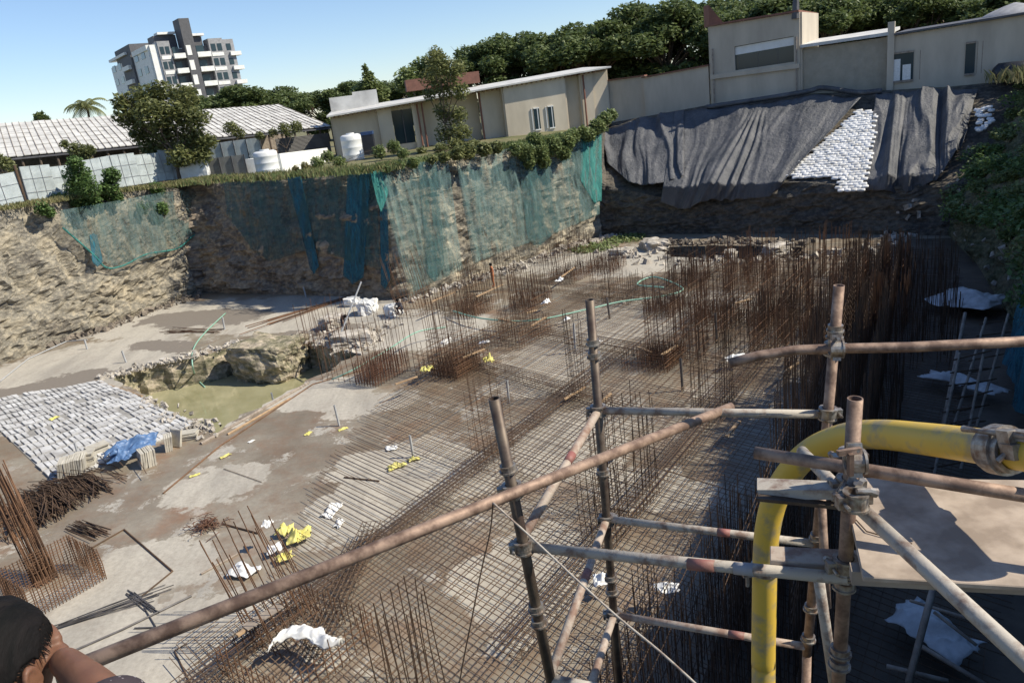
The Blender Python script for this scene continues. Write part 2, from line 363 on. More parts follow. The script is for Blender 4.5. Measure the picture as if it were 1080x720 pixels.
# ------------------------------------------------------------------ terrain
# pit outline: base xy, mid xyz, top xyz, rock material
def pl(bx, by, m_, t, mt): return [V((bx, by, 0)), V(m_), V(t), mt]
def lwall(px, py, back):           # top of left face at a given set-back
    nn = V((.9, -.43, 0)).normalized(); return at_pl(px, py, V((-34.96, 50.35, 0)) - nn * back, nn)
T0 = lwall(0, 222, 2.0); T1 = lwall(110, 205, 2.0)
CT = [
 pl(-46, 1.5, (-46.5, 1.5, 4), (-48, 1, 9.4), 0),
 pl(-43, 30, (-44, 30.5, 4), (-46, 31, 9.8), 0),
 pl(-34.96, 50.35, (-35.6, 50.7, 3.6), T0, 0),
 pl(-30.7, 59.2, (-31.2, 59.6, 3.4), T1, 0),
 pl(-27.2, 66.4, (-27.4, 66.9, 4), (-26.6, 69.5, 9.25), 0),
 pl(-26.6, 66.7, (-26.2, 67.2, 4), (-25.4, 69.4, 9.25), 1),
 pl(-16, 60.0, (-16, 60.3, 5), (-16.2, 62.2, 9.2), 1),
 pl(-7.6, 54.5, (-7.8, 54.8, 5), (-8.2, 55.7, 9.25), 1),
 pl(-7.1, 54.4, (-7.2, 54.9, 5), (-7.6, 55.9, 9.25), 2),
 pl(1, 61.6, (.9, 62, 5), (.4, 63.3, 9.15), 2),
 pl(9.4, 69.2, (9.5, 69.6, 5), (10.2, 71.2, 9.05), 2),
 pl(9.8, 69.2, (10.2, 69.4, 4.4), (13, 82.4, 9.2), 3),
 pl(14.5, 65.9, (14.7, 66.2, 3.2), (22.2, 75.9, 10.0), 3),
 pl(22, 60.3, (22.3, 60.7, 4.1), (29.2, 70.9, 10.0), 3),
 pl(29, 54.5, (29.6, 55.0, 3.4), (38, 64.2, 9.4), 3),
 pl(31.5, 52, (33, 52.5, 3.4), (42.5, 61, 9.4), 4),
 pl(28.5, 44, (30.5, 44, 4.5), (38, 47, 9.8), 4),
 pl(24, 34.5, (25.2, 34.3, 5), (29.5, 34.5, 10.6), 4),
 pl(18.4, 23.8, (18.9, 23.7, 6), (20.4, 23.3, 12.2), 4),
 pl(11.2, 11, (11.7, 10.8, 6), (13, 10.2, 12.2), 4),
 pl(6.8, 2, (7, 1.8, 5), (8, .8, 11), 4),
 pl(-5, 1.3, (-5, 1, 5), (-5, .2, 9), 0),
 pl(-25, 1.3, (-25, 1, 5), (-25, .2, 9), 0),
]
def resample(step=.3):
    out = []; M_ = len(CT)
    for i in range(M_):
        a, b = CT[i], CT[(i + 1) % M_]
        L = (b[0] - a[0]).length; st = step if (a[0].y > 20 and a[0].y < 75) else 2.0
        k = max(1, int(L / st))
        if a[3] != b[3] and L < 1.2: k = 1
        for j in range(k):
            t = j / k
            out.append([a[q].lerp(b[q], t) for q in range(3)] + [a[3] if L > 1.2 else b[3], i])
    return out
OUT = resample(); NO = len(OUT)
NB, NT = 22, 28
rows = []
for i, (b, m_, t, mt, seg) in enumerate(OUT):
    tan = (OUT[(i + 1) % NO][0] - OUT[i - 1][0]); tan.z = 0; tan.normalize()
    nrm = V((tan.y, -tan.x, 0))   # towards the pit
    colm = []
    for j in range(NB + NT + 1):
        q = b.lerp(m_, j / NB) if j <= NB else m_.lerp(t, (j - NB) / NT)
        amp = {0: .5, 1: .5, 2: .45, 3: .4, 4: .7}[mt]
        if mt == 3 and j > NB: amp *= .35
        e = min(1, j / 3) * min(1, (NB + NT - j) / 2) if True else 1
        w = V((q.x, q.y, q.z * 2.2))
        if mt in (0, 4): w = V((q.x, q.y, q.z * 1.15))
        if mt == 0 and q.z > 4: w = V((q.x * 1.5, q.y * 1.5, q.z * .55))
        gul = noise.noise(V((q.x * 1.1, q.y * 1.1, q.z * .12))) * 1.1 * max(0, min(1, (q.z - 3) / 2)) if mt == 0 else 0
        d = gul + fbm(w, .33) * 1.1 + fbm(w + V((5, 5, 5)), 1.3, 4) * .45 + (.5 - noise.voronoi(w * .8)[0][0]) * .5
        vd = noise.voronoi(w * (1.05 if q.z < 4.5 else 1.5) + V((fbm(w, 2.0, 3), fbm(w + V((3, 3, 3)), 2.0, 3), 0)) * .25)[0]; d += min(.22, (vd[1] - vd[0])) * (2.2 if q.z < 4.5 else 1.1) * (1 if mt in (0, 1) else .5)
        colm.append(q + nrm * (d * amp * e) + V((0, 0, fbm(w, .7) * .12 * e)))
    rows.append(colm)
names_ = {0: 'left_rock_face', 1: 'shaded_rock_face', 2: 'netted_rock_face', 3: 'far_earth_face', 4: 'right_earth_bank'}
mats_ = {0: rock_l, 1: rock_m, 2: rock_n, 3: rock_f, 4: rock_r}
mb = MB(); vs = []; fs = []; mi = []; R_ = NB + NT + 1
for c in rows: vs += c
for i in range(NO):
    k = (i + 1) % NO
    for j in range(R_ - 1):
        fs.append((i * R_ + j, k * R_ + j, k * R_ + j + 1, i * R_ + j + 1)); mi.append(OUT[i][3])
mb.v = [tuple(q) for q in vs]; mb.f = fs; mb.mi = mi
o = mb.build('excavation_face', [rock_l, rock_m, rock_n, rock_f, rock_r]); kind(o, 'structure')
# ground outside the pit
cen = V((0, 36, 0)); mb = MB(); rings = [1, 1.03, 1.08, 1.2, 1.5, 2.2, 4, 10, 60]; vs = []; fs = []
for ri, s in enumerate(rings):
    for i in range(NO):
        t = OUT[i][2]; q = V((t.x - cen.x, t.y - cen.y, 0)) * s + cen
        w = max(0, 1 - (s - 1) / 1.2); q.z = t.z * w + 9.3 * (1 - w) + (0 if ri == 0 or s > 3 else fbm(q, .25) * .12)
        vs.append(q)
for ri in range(len(rings) - 1):
    for i in range(NO):
        k = (i + 1) % NO; fs.append((ri * NO + i, ri * NO + k, (ri + 1) * NO + k, (ri + 1) * NO + i))
mb.v = [tuple(q) for q in vs]; mb.f = fs; mb.mi = [0] * len(fs)
kind(mb.build('ground', gnd), 'structure')

# pit floor with pond and trench cut-outs
pond_px = [(118, 397), (150, 388), (200, 377), (240, 367), (275, 360), (320, 359), (352, 366), (378, 373), (350, 388), (318, 404), (288, 421), (255, 437), (232, 454), (200, 443), (172, 434), (148, 415)]
POND = [at(x, y) for x, y in pond_px]
tr_px = [(697, 261), (740, 259), (800, 259), (842, 261), (856, 271), (800, 275), (740, 272), (700, 271)]
TR = [at(x, y) for x, y in tr_px]
def sub_loop(L, step=.5, jit=.25):
    out = []
    for i, a in enumerate(L):
        b = L[(i + 1) % len(L)]; k = max(1, int((b - a).length / step))
        for j in range(k):
            q = a.lerp(b, j / k); out.append(q + V((fbm(q, 1.1), fbm(q + V((9, 9, 9)), 1.1), 0)) * jit)
    return out
PONDL = sub_loop(POND, .4, .5); TRL = sub_loop(TR, .5, .4)
bm = bmesh.new(); es = []
outer = [b[0] for b in CT]
oc = sum(outer, V()) / len(outer)
outer = [q + (q - oc).normalized() * .9 for q in outer]
for L in (outer, PONDL, TRL):
    vv = [bm.verts.new((q.x, q.y, 0)) for q in L]
    es += [bm.edges.new((vv[i], vv[(i + 1) % len(vv)])) for i in range(len(vv))]
bmesh.ops.triangle_fill(bm, use_beauty=True, use_dissolve=False, edges=es)
for fc in bm.faces:
    if fc.normal.z < 0: fc.normal_flip()
me = bpy.data.meshes.new('pit_floor'); bm.to_mesh(me); bm.free(); me.materials.append(floor_m)
o = bpy.data.objects.new('pit_floor', me); COL.objects.link(o); kind(o, 'structure')
def hole(name, L, depth, mat):
    c = sum(L, V()) / len(L); mb = MB(); k = len(L); nr = 9; vs = []
    for r_ in range(nr):
        t = r_ / (nr - 1)
        for q in L:
            w = V((q.x, q.y, t * 3)); d = (q - c).normalized()
            a = (fbm(w, 1.0) * .35 + (.4 - noise.voronoi(w * 1.1)[0][0]) * .5) * min(1, t * 4)
            vs.append(q - d * (t * .35 + a * .6) - V((0, 0, t * depth)))
    fs = [(r_ * k + i, (r_ + 1) * k + i, (r_ + 1) * k + (i + 1) % k, r_ * k + (i + 1) % k) for r_ in range(nr - 1) for i in range(k)]
    mb.add(vs, fs); mb.add([q - V((0, 0, depth - .02)) for q in L], [tuple(range(k))])
    kind(mb.build(name, mat), 'structure')
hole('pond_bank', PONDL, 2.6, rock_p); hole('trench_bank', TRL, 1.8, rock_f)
for nm, L, z, mt in (('pond_water', PONDL, -1.75, water_m), ('trench_water', TRL, -1.5, water_d)):
    mb = MB(); mb.add([(q.x, q.y, z) for q in L], [tuple(range(len(L)))]); kind(mb.build(nm, mt), 'structure')

# ------------------------------------------------------------------ rocks
def rockmesh(c, s, seed, mat, name, parent=None, rot=0, lev=3, amp=.28):
    bm = bmesh.new(); bmesh.ops.create_cube(bm, size=2)
    bmesh.ops.subdivide_edges(bm, edges=bm.edges[:], cuts=(2 ** lev) - 1, use_grid_fill=True)
    rm = Matrix.Rotation(rot, 3, 'Z')
    for v_ in bm.verts:
        p_ = v_.co.copy(); q = p_.lerp(p_.normalized() * 1.15, .35); w = q * 1.3 + V((seed * 7.1, seed, seed * 3))
        k = 1 + fbm(w, 1.0) * amp + (.4 - noise.voronoi(w * 1.5)[0][0]) * amp
        q = V((q.x * s[0] * k, q.y * s[1] * k, q.z * s[2] * (1 + (k - 1) * .6))); v_.co = rm @ q + V(c)
    me = bpy.data.meshes.new(name); bm.to_mesh(me); bm.free(); me.materials.append(mat)
    o = bpy.data.objects.new(name, me); COL.objects.link(o)
    if parent: o.parent = parent
    return o
c = at(280, 404, -1.75)
tag(rockmesh((c.x, c.y + 1.6, -.75), (2.2, 1.6, 1.35), 3, rock_p, 'rock_block', rot=-.45, lev=4, amp=.22), 'big squarish rock block standing at the far side of the green pond', 'rock')
for i, (px, py, s, mt, lb) in enumerate([
    (372, 362, (1.3, .7, .5), rub, 'pale broken rock lump by the right end of the green pond'),
    (352, 345, (.8, .7, .55), rub, 'pale rock lump beside the tall rebar starter bars near the pond'),
    (388, 330, (.7, .6, .6), whites, 'rounded white boulder-like sack pile left of the bending worker'),
    (416, 332, (.55, .5, .5), whites, 'small rounded white heap right of the bending worker'),
    (372, 322, (.6, .45, .4), whites, 'white heap behind the bending worker'),
    (820, 268, (1.0, .6, .5), rub, 'pale concrete lump at the right end of the dark trench'),
    (770, 270, (.7, .4, .3), rub, 'pale concrete lump before the middle of the dark trench'),
    (690, 262, (1.2, .9, .5), rub, 'pale rubble lump at the left end of the dark trench'),
    (655, 268, (.9, .5, .3), rub, 'low pale rubble lump left of the dark trench')]):
    c = at(px, py); tag(rockmesh((c.x, c.y, s[2] * .5), s, 11 + i, mt, 'boulder' if mt is not whites else 'sack_heap', rot=i * .7), lb, 'rock' if mt is not whites else 'sacks')
def rubble(name, line, width, n_, s0, s1, mat, z=0):
    mb = MB()
    for _ in range(n_):
        t = rnd() * (len(line) - 1); i = int(t); q = line[i].lerp(line[i + 1], t - i)
        q = q + V((random.gauss(0, width), random.gauss(0, width), 0)); s = s0 + (s1 - s0) * rnd() ** 2.2
        rot = Matrix.Rotation(uni(0, 6.3), 3, V((rnd() - .5, rnd() - .5, rnd() - .5)).normalized())
        mb.box((q.x, q.y, z + q.z + s * .25), (s, s * uni(.5, 1), s * uni(.35, .8)), rot, jit=s * .16)
    return kind(mb.build(name, mat), 'stuff')
P = lambda *a: [at(x, y) for x, y in a]
rubble('rubble', P((110, 398), (150, 388), (200, 376), (240, 366), (300, 357), (352, 364)), .35, 420, .05, .36, rub)
rubble('rubble', P((690, 258), (760, 256), (850, 258)), .5, 260, .08, .5, rockd)
rubble('rubble', P((640, 268), (700, 276), (780, 277), (860, 272), (930, 262), (965, 235)), .7, 360, .06, .55, rub)
rubble('rubble', P((0, 380), (110, 347), (205, 312)), .5, 420, .06, .5, rockd)
rubble('rubble', P((430, 318), (520, 290), (600, 262), (640, 250)), .6, 420, .06, .5, rub)
rubble('rubble', P((150, 420), (175, 438), (200, 448), (225, 458)), .35, 200, .04, .26, rub)
rubble('rubble', P((350, 350), (375, 370), (400, 345)), .6, 240, .05, .4, rub)

# ------------------------------------------------------------------ nets and tarps (cloth laid over the faces)
def poly_at(L, t):
    # point of a pixel polyline at fraction t, by x extent
    n_ = len(L) - 1; ds = [0]
    for i in range(n_): ds.append(ds[-1] + math.dist(L[i], L[i + 1]))
    s = t * ds[-1]
    for i in range(n_):
        if s <= ds[i + 1] + 1e-9:
            k = (s - ds[i]) / max(ds[i + 1] - ds[i], 1e-9); return (L[i][0] + (L[i + 1][0] - L[i][0]) * k, L[i][1] + (L[i + 1][1] - L[i][1]) * k)
    return L[-1]
def cloth(name, topL, botL, hit, mat, nu=90, nv=50, amp=.25, fr=1.2, out=V((0, -1, 0)), label='', cat='net', sag=0, seed=0, group=None, thick=.02, pleat=None):
    mb = MB(); vs = []
    for i in range(nu + 1):
        a = poly_at(topL, i / nu); b = poly_at(botL, i / nu)
        for j in range(nv + 1):
            t = j / nv; x = a[0] + (b[0] - a[0]) * t; y = a[1] + (b[1] - a[1]) * t
            q = hit(x, y); u = i / nu * 9
            if cat == 'tarpaulin':
                wx = u + noise.noise(V((u * .5, t * 1.5, seed))) * 1.6
                d = noise.noise(V((wx * .8, t * .9, seed))) * amp * 2.2 + (1 - abs(noise.noise(V((wx * 1.9, t * .7, seed + 4)))) * 2) * amp * .9 * (noise.noise(V((u * .35, t, seed + 9))) * .6 + .4) + fbm(V((wx * 4, t * 3, seed)), 1.0, 3) * amp * .18
            else: d = fbm(V((u * fr * 2 + seed, t * 1.2, seed)), 1.0, 5) * amp + fbm(V((u * 4 * fr + seed, t * .8 + seed, 2)), 1.0, 4) * amp * .5
            if pleat:
                for pu, w_ in pleat:
                    dx = (i / nu - pu); d += math.sin(dx * 85 / (.2 + t) + 2.5 * noise.noise(V((dx * 20, t * 2, 1)))) * .17 * math.exp(-(dx / (w_ * (.3 + t))) ** 2) * min(1, t * 4)
            q = q + out * (d + sag * math.sin(t * 3.14159) + .05)
            vs.append(q)
    fs = [(i * (nv + 1) + j, i * (nv + 1) + j + 1, (i + 1) * (nv + 1) + j + 1, (i + 1) * (nv + 1) + j) for i in range(nu) for j in range(nv)]
    mb.add(vs, fs); o = mb.build(name, mat, smooth=True)
    md = o.modifiers.new('thick', 'SOLIDIFY'); md.thickness = thick
    return tag(o, label, cat, group)
def plane_hit(p0, n0, batter=0.):
    n0 = V(n0).normalized(); p0 = V(p0)
    def g(x, y):
        nn = (n0 + V((0, 0, batter))).normalized(); return at_pl(x, y, p0, nn)
    return g
# netted face: through base (-7.1,54.4) and (9.4,69.2)
nN = V((.668, -.744, 0)); hN = plane_hit(V((-7.1, 54.4, 0)) + nN * 1.0, nN, .13)
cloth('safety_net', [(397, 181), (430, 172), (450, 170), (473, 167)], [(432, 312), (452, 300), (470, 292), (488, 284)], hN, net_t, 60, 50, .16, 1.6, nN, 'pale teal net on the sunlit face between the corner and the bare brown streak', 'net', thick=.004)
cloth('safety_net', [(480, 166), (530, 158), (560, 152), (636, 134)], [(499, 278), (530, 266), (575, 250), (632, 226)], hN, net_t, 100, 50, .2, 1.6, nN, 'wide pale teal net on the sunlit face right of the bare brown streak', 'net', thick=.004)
cloth('safety_net', [(545, 156), (556, 154), (572, 151)], [(556, 250), (566, 262), (590, 240)], plane_hit(V((-7.1, 54.4, 0)) + nN * 1.15, nN, .13), net_d, 20, 40, .15, 2, nN, 'darker doubled net strip in the middle of the sunlit face', 'net', thick=.004)
cloth('safety_net', [(440, 172), (447, 171), (460, 170)], [(450, 290), (458, 298), (468, 280)], plane_hit(V((-7.1, 54.4, 0)) + nN * 1.15, nN, .13), net_d, 16, 40, .15, 2, nN, 'darker doubled net strip near the left end of the sunlit face', 'net', thick=.004)
cloth('safety_net', [(390, 182), (397, 180), (406, 179)], [(398, 214), (402, 224), (410, 200)], hN, net_g, 20, 30, .15, 2, nN, 'bunched green net hanging at the top corner of the netted face', 'net', thick=.004)
cloth('safety_net', [(612, 142), (622, 138), (634, 135)], [(612, 190), (626, 215), (634, 212)], hN, net_g, 20, 30, .15, 2, nN, 'bright green net strip at the far end of the netted face', 'net', thick=.004)
nM = V((-.53, -.848, 0)).normalized(); hM = plane_hit(V((-7.4, 54.5, 0)) + nM * .6, nM, .1)
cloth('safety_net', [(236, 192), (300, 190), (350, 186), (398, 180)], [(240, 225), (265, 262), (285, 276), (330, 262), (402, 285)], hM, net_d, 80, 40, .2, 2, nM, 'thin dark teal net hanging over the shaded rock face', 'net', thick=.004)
cloth('safety_net', [(303, 187), (312, 187), (318, 186)], [(327, 282), (331, 290), (337, 280)], hM, net_b, 10, 50, .15, 2, nM, 'narrow deep blue net strip hanging on the shaded face', 'net', thick=.004)
cloth('safety_net', [(367, 184), (378, 183), (392, 182)], [(362, 290), (372, 300), (384, 292)], hM, net_b, 10, 50, .15, 2, nM, 'broad blue net strip hanging beside the convex rock corner', 'net', thick=.004)
cloth('safety_net', [(400, 181), (405, 181), (408, 181)], [(402, 300), (406, 305), (412, 295)], hM, net_b, 8, 50, .1, 2, nM, 'thin blue net strip right at the convex rock corner', 'net', thick=.004)
nL = V((.9, -.43, 0)).normalized(); hL = plane_hit(V((-34.96, 50.35, 0)) + nL * .7, nL, .12)
cloth('safety_net', [(62, 222), (110, 214), (170, 203), (237, 196)], [(64, 238), (98, 268), (118, 281), (135, 279), (185, 262), (205, 246), (222, 250), (237, 222)], hL, net_l, 90, 40, .25, 2, nL, 'thin teal net draped in scallops over the left rock face', 'net', thick=.004)
def rope(name, pts, r, mat, label, cat, k=6, par=None):
    # smooth curve through points
    q = []
    for i in range(len(pts) - 1):
        p0 = V(pts[max(i - 1, 0)]); p1 = V(pts[i]); p2 = V(pts[i + 1]); p3 = V(pts[min(i + 2, len(pts) - 1)])
        for s in range(8):
            t = s / 8; q.append(.5 * ((2 * p1) + (p2 - p0) * t + (2 * p0 - 5 * p1 + 4 * p2 - p3) * t * t + (3 * p1 - p0 - 3 * p2 + p3) * t ** 3))
    q.append(V(pts[-1])); mb = MB(); mb.path(q, r, k); o = mb.build(name, mat, smooth=True)
    return tag(o, label, cat) if label else o
rope('net_roll', [hL(x, y) for x, y in [(66, 240), (98, 268), (112, 282), (130, 280), (155, 268), (187, 262), (207, 247), (222, 253), (238, 222), (240, 200)]], .075, net_g, 'rolled green hem of the net looping across the left rock face', 'net')
cloth('safety_net', [(94, 248), (98, 246), (102, 248)], [(97, 276), (103, 282), (108, 276)], hL, net_b, 8, 16, .1, 2, nL, 'small bright blue net scrap on the left rock face', 'net', thick=.004)
# far slope
A_ = V((22, 60.5, 4.0)); nS = (V((29.2, 70.9, 10)) - V((22.3, 60.7, 4.0))).cross(V((.82, -.57, 0))).normalized()
if nS.z < 0: nS = -nS
nF = V((-.57, -.82, 0)).normalized()
def hS(x, y):
    q = at_pl(x, y, V((22.3, 60.7, 4.0)) + nS * .3, nS); q2 = at_pl(x, y, V((22.3, 60.7, 4.0)) + nF * .55, nF)
    return q2 if q2.z < 4.2 else q
cloth('black_tarpaulin', [(638, 138), (670, 127), (716, 117), (722, 116)], [(641, 172), (664, 193), (690, 196), (722, 186)], hS, tarp_m, 70, 40, .3, 1.5, (nS + nF).normalized(), 'black tarpaulin on the far slope, the dull one nearest the green net', 'tarpaulin', seed=3)
cloth('black_tarpaulin', [(712, 118), (760, 114), (808, 110), (860, 101), (909, 104)], [(697, 214), (722, 222), (755, 212), (812, 208), (832, 186)], hS, tarp_m, 150, 60, .32, 1.6, (nS + nF).normalized(), 'large black tarpaulin with pleats fanning from one point on the far slope', 'tarpaulin', seed=8, pleat=[(.46, .13)])
cloth('black_tarpaulin', [(924, 99), (980, 95), (1031, 92)], [(908, 200), (955, 206), (988, 190), (1016, 150)], hS, tarp_m, 110, 60, .35, 1.8, (nS + nF).normalized(), 'ribbed black tarpaulin right of the white sandbags', 'tarpaulin', seed=15)
rope('tarpaulin_roll', [hS(x, y) + V((0, 0, .25)) for x, y in [(745, 116), (800, 108), (850, 100), (868, 96), (905, 101), (930, 99)]], .22, tarp_m, 'rolled black tarpaulin edge along the foot of the far buildings', 'tarpaulin')
# sandbags
def bagmesh(name, s=(.235, .155, .1)):
    bm = bmesh.new(); bmesh.ops.create_uvsphere(bm, u_segments=14, v_segments=8, radius=1)
    for v_ in bm.verts:
        q = v_.co; q = V((math.copysign(abs(q.x) ** .5, q.x), math.copysign(abs(q.y) ** .55, q.y), math.copysign(abs(q.z) ** .8, q.z)))
        q = V((q.x * s[0], q.y * s[1], q.z * s[2])); q += V((fbm(q, 9), fbm(q + V((3, 3, 3)), 9), fbm(q + V((7, 1, 3)), 9))) * .03; v_.co = q
    me = bpy.data.meshes.new(name); bm.to_mesh(me); bm.free(); me.materials.append(whites)
    me.polygons.foreach_set('use_smooth', [True] * len(me.polygons)); return me
m, n, p = nodes('stained_white_sack'); oi = n.nodes.new('ShaderNodeObjectInfo')
n.links.new(mix(n, ramp(n, noi(n, pos(n), 1.2, 8), [(.35, (0, 0, 0)), (.6, (1, 1, 1))]), ramp(n, oi.outputs['Random'], [(0, (.40, .38, .34)), (.5, (.62, .62, .61)), (1, (.74, .74, .74))]), (.70, .70, .70)), p.inputs['Base Color']); p.inputs['Roughness'].default_value = .7; bagmat = m
bagms = []
for k in range(4):
    b_ = bagmesh('sandbag', (.235 + .02 * k, .17 - .012 * k, .085 + .015 * (k % 2))); b_.materials[0] = bagmat; bagms.append(b_)
bagm = bagms[0]
sx = V((.82, -.57, 0)).normalized(); sy = nS.cross(sx).normalized()
if sy.z < 0: sy = -sy
RS = Matrix((sx, sy, nS)).transposed()
def inside(x, y, L):
    c = False; j = len(L) - 1
    for i in range(len(L)):
        if (L[i][1] > y) != (L[j][1] > y) and x < (L[j][0] - L[i][0]) * (y - L[i][1]) / (L[j][1] - L[i][1]) + L[i][0]: c = not c
        j = i
    return c
O_ = at_pl(880, 160, V((22.3, 60.7, 4.0)) + nS * .15, nS); bagpoly = [(906, 116), (926, 118), (919, 160), (912, 202), (884, 202), (884, 188), (826, 187)]
cnt = 0
for a in range(-32, 33):
    for b in range(-32, 33):
        q = O_ + sx * (a * .46 + (b % 2) * .23 + uni(-.03, .03)) + sy * (b * .335); x, y = pix(q)
        if inside(x, y, bagpoly) and cnt < 290:
            o = bpy.data.objects.new('sandbag', random.choice(bagms)); COL.objects.link(o); cnt += 1
            o.matrix_world = Matrix.Translation(q + nS * uni(-.02, .05)) @ (RS @ Matrix.Rotation(uni(-.3, .3), 3, 'Z') @ Matrix.Rotation(uni(-.2, .2), 3, 'X')).to_4x4()
            tag(o, 'white sandbag laid in courses on the far slope between two black tarpaulins', 'sandbag', 'white sandbags on the far slope')
print('sandbags', cnt)
# second sandbag patch at the far right, low heap near the bank
for i in range(22):
    q = at_pl(uni(985, 1045), 0, V((0, 0, 0)), nS) if False else hS(uni(1028, 1046), uni(113, 140))
    o = bpy.data.objects.new('sandbag', bagm); COL.objects.link(o)
    o.matrix_world = Matrix.Translation(q + nS * .1) @ (RS @ Matrix.Rotation(uni(-.5, .5), 3, 'Z')).to_4x4()
    tag(o, 'grey white sandbag at the right end of the far slope beside the ribbed tarpaulin', 'sandbag', 'sandbags at the right end of the slope')

# right bank nets: hanging dark blue-teal along the near top edge
hR = plane_hit(V((14.9, 23.8, 0)) + V((-.8, .5, 0)) * .6, V((-.86, .5, 0)), .12)
def bank_net(pts_top, pts_bot, lab, mat, nu=60, nv=60):
    mb = MB(); vs = []; nn = V((-.86, .5, 0))
    for i in range(nu + 1):
        t = i / nu * (len(pts_top) - 1); k = min(int(t), len(pts_top) - 2); a = V(pts_top[k]).lerp(V(pts_top[k + 1]), t - k); b = V(pts_bot[k]).lerp(V(pts_bot[k + 1]), t - k)
        for j in range(nv + 1):
            s = j / nv; q = a.lerp(b, s); u = i / nu * 20
            vs.append(q + nn * (fbm(V((u, s * 1.5, 4)), 1.0) * .5 + .2 * math.sin(s * 3.14)))
    fs = [(i * (nv + 1) + j, i * (nv + 1) + j + 1, (i + 1) * (nv + 1) + j + 1, (i + 1) * (nv + 1) + j) for i in range(nu) for j in range(nv)]
    mb.add(vs, fs); tag(mb.build('safety_net', mat, smooth=True), lab, 'net')
bank_net([(24.6, 30.5, 9.9), (18.6, 23.6, 9.6), (11.6, 11, 9.6), (7.4, 4, 9.6)], [(19.6, 28.2, .6), (17.4, 23.6, .4), (10.6, 11.2, .3), (6.8, 4, .3)], 'long dark blue net hung down the near right bank', net_r)

# ------------------------------------------------------------------ foliage
def crown(mb, clumps, n_, ls, flat=1.0, mi=0, elong=1.5):
    tot = sum(r ** 2 for _, r in clumps)
    for c, r in clumps:
        c = V(c); k = int(n_ * r * r / tot)
        for _ in range(k):
            d = V((random.gauss(0, 1), random.gauss(0, 1), random.gauss(0, 1))).normalized()
            rr = r * (rnd() ** .45) * (1 + .25 * noise.noise(d * 2.2 + c))
            q = c + V((d.x * rr, d.y * rr, d.z * rr * flat))
            a = V((random.gauss(0, 1), random.gauss(0, 1), random.gauss(0, .6))).normalized(); b = a.cross(V((random.gauss(0, .5), random.gauss(0, .5), 1))).normalized()
            s = ls * uni(.6, 1.3); a = a * s * elong * .5; b = b * s * .5
            mb.add([q - a, q - b * .8, q + a, q + b * .8], [(0, 1, 2, 3)], mi)
def tree_mesh(par, clumps, n_, ls, leaf, base, th=.25, flat=.8, fork=.45, elong=1.5):
    mb = MB(); crown(mb, clumps, n_, ls, flat, elong=elong); part(mb, 'crown', leaf, par)
    mb = MB(); base = V(base); top = sum((V(c) for c, r in clumps), V()) / len(clumps); fk = base.lerp(top, fork)
    fk.x += uni(-.3, .3)
    mb.path([base, base.lerp(fk, .5) + V((uni(-.2, .2), 0, 0)), fk], th, 8, r2=th * .6)
    for c, r in clumps:
        c = V(c); m_ = fk.lerp(c, .5) + V((uni(-.3, .3), uni(-.3, .3), uni(-.2, .5)))
        mb.path([fk, m_, c], th * .45, 5, r2=th * .08)
        for _ in range(2):
            e = c + V((uni(-r, r), uni(-r, r), uni(-.3, r))) * .8; mb.path([m_, m_.lerp(e, .6) + V((0, 0, .2)), e], th * .2, 4, r2=th * .04)
    part(mb, 'trunk', bark, par)
# belt trees: three kinds, then copies
protos = []
for k in range(3):
    random.seed(100 + k)
    t = thing('rain_tree', 'x', 'tree', 'dark trees in the belt behind the buildings')
    cl = []
    for _ in range(20):
        a = uni(0, 6.28); d = uni(0, 1) ** .6 * 7.2; cl.append(((d * math.cos(a), d * math.sin(a), 11.2 - (d / 7.2) ** 2 * 3.6 + uni(-1.2, .8)), uni(1.4, 2.6)))
    for _ in range(9):
        a = uni(0, 6.28); d = uni(2, 6.5); cl.append(((d * math.cos(a), d * math.sin(a), uni(2.0, 6.5)), uni(1.5, 2.4)))
    tree_mesh(t, cl, 18000, .42, lf_dark, (0, 0, 0), .45, .62, .5)
    protos.append(t)
used = set()
random.seed(5)
def belt(px, top, Y, lab, wid=1.0, k=None):
    k = random.randrange(3) if k is None else k
    q = at_Y(px, top, Y); hgt = (q.z - 9.3) / 13.2; loc = (q.x, Y, 9.3); rz = uni(0, 6.28); sc = (hgt * wid, hgt * wid, hgt)
    if k in used: return copytree(protos[k], loc, rz, sc, lab)
    used.add(k); t = protos[k]; t.location = loc; t.rotation_euler = (0, 0, rz); t.scale = sc; t['label'] = lab; return t
for px, top, Y, w in [(215, 92, 168, 1.3), (255, 88, 160, 1.3), (290, 84, 165, 1.25), (335, 88, 158, 1.3), (375, 84, 160, 1.3), (415, 80, 150, 1.2), (445, 66, 140, 1.1)]:
    belt(px, top, Y, 'distant dark tree in the low tree line between the apartment block and the long building', w)
for px, top, Y, w in [(508, 44, 124, 1.0), (540, 32, 122, 1.0), (575, 22, 118, 1.1), (615, 10, 116, 1.1), (655, 4, 118, 1.1), (700, 0, 112, 1.1), (740, -8, 122, 1.15), (640, 14, 132, 1.2), (775, -6, 110, 1.1), (560, 34, 134, 1.2)]:
    belt(px, top, Y, 'tall dark spreading tree in the dense belt behind the long building', w)
for px, top, Y, w in [(815, -18, 104, 1.1), (868, -14, 98, 1.0), (915, -26, 104, 1.1), (965, -18, 96, 1.0), (1010, -34, 100, 1.1), (1060, -26, 92, 1.1), (1110, -40, 96, 1.2), (880, -36, 122, 1.3), (990, -50, 122, 1.3), (790, -20, 128, 1.2), (1090, -60, 120, 1.3)]:
    belt(px, top, Y, 'tall dark spreading tree behind the right end of the building row', w)

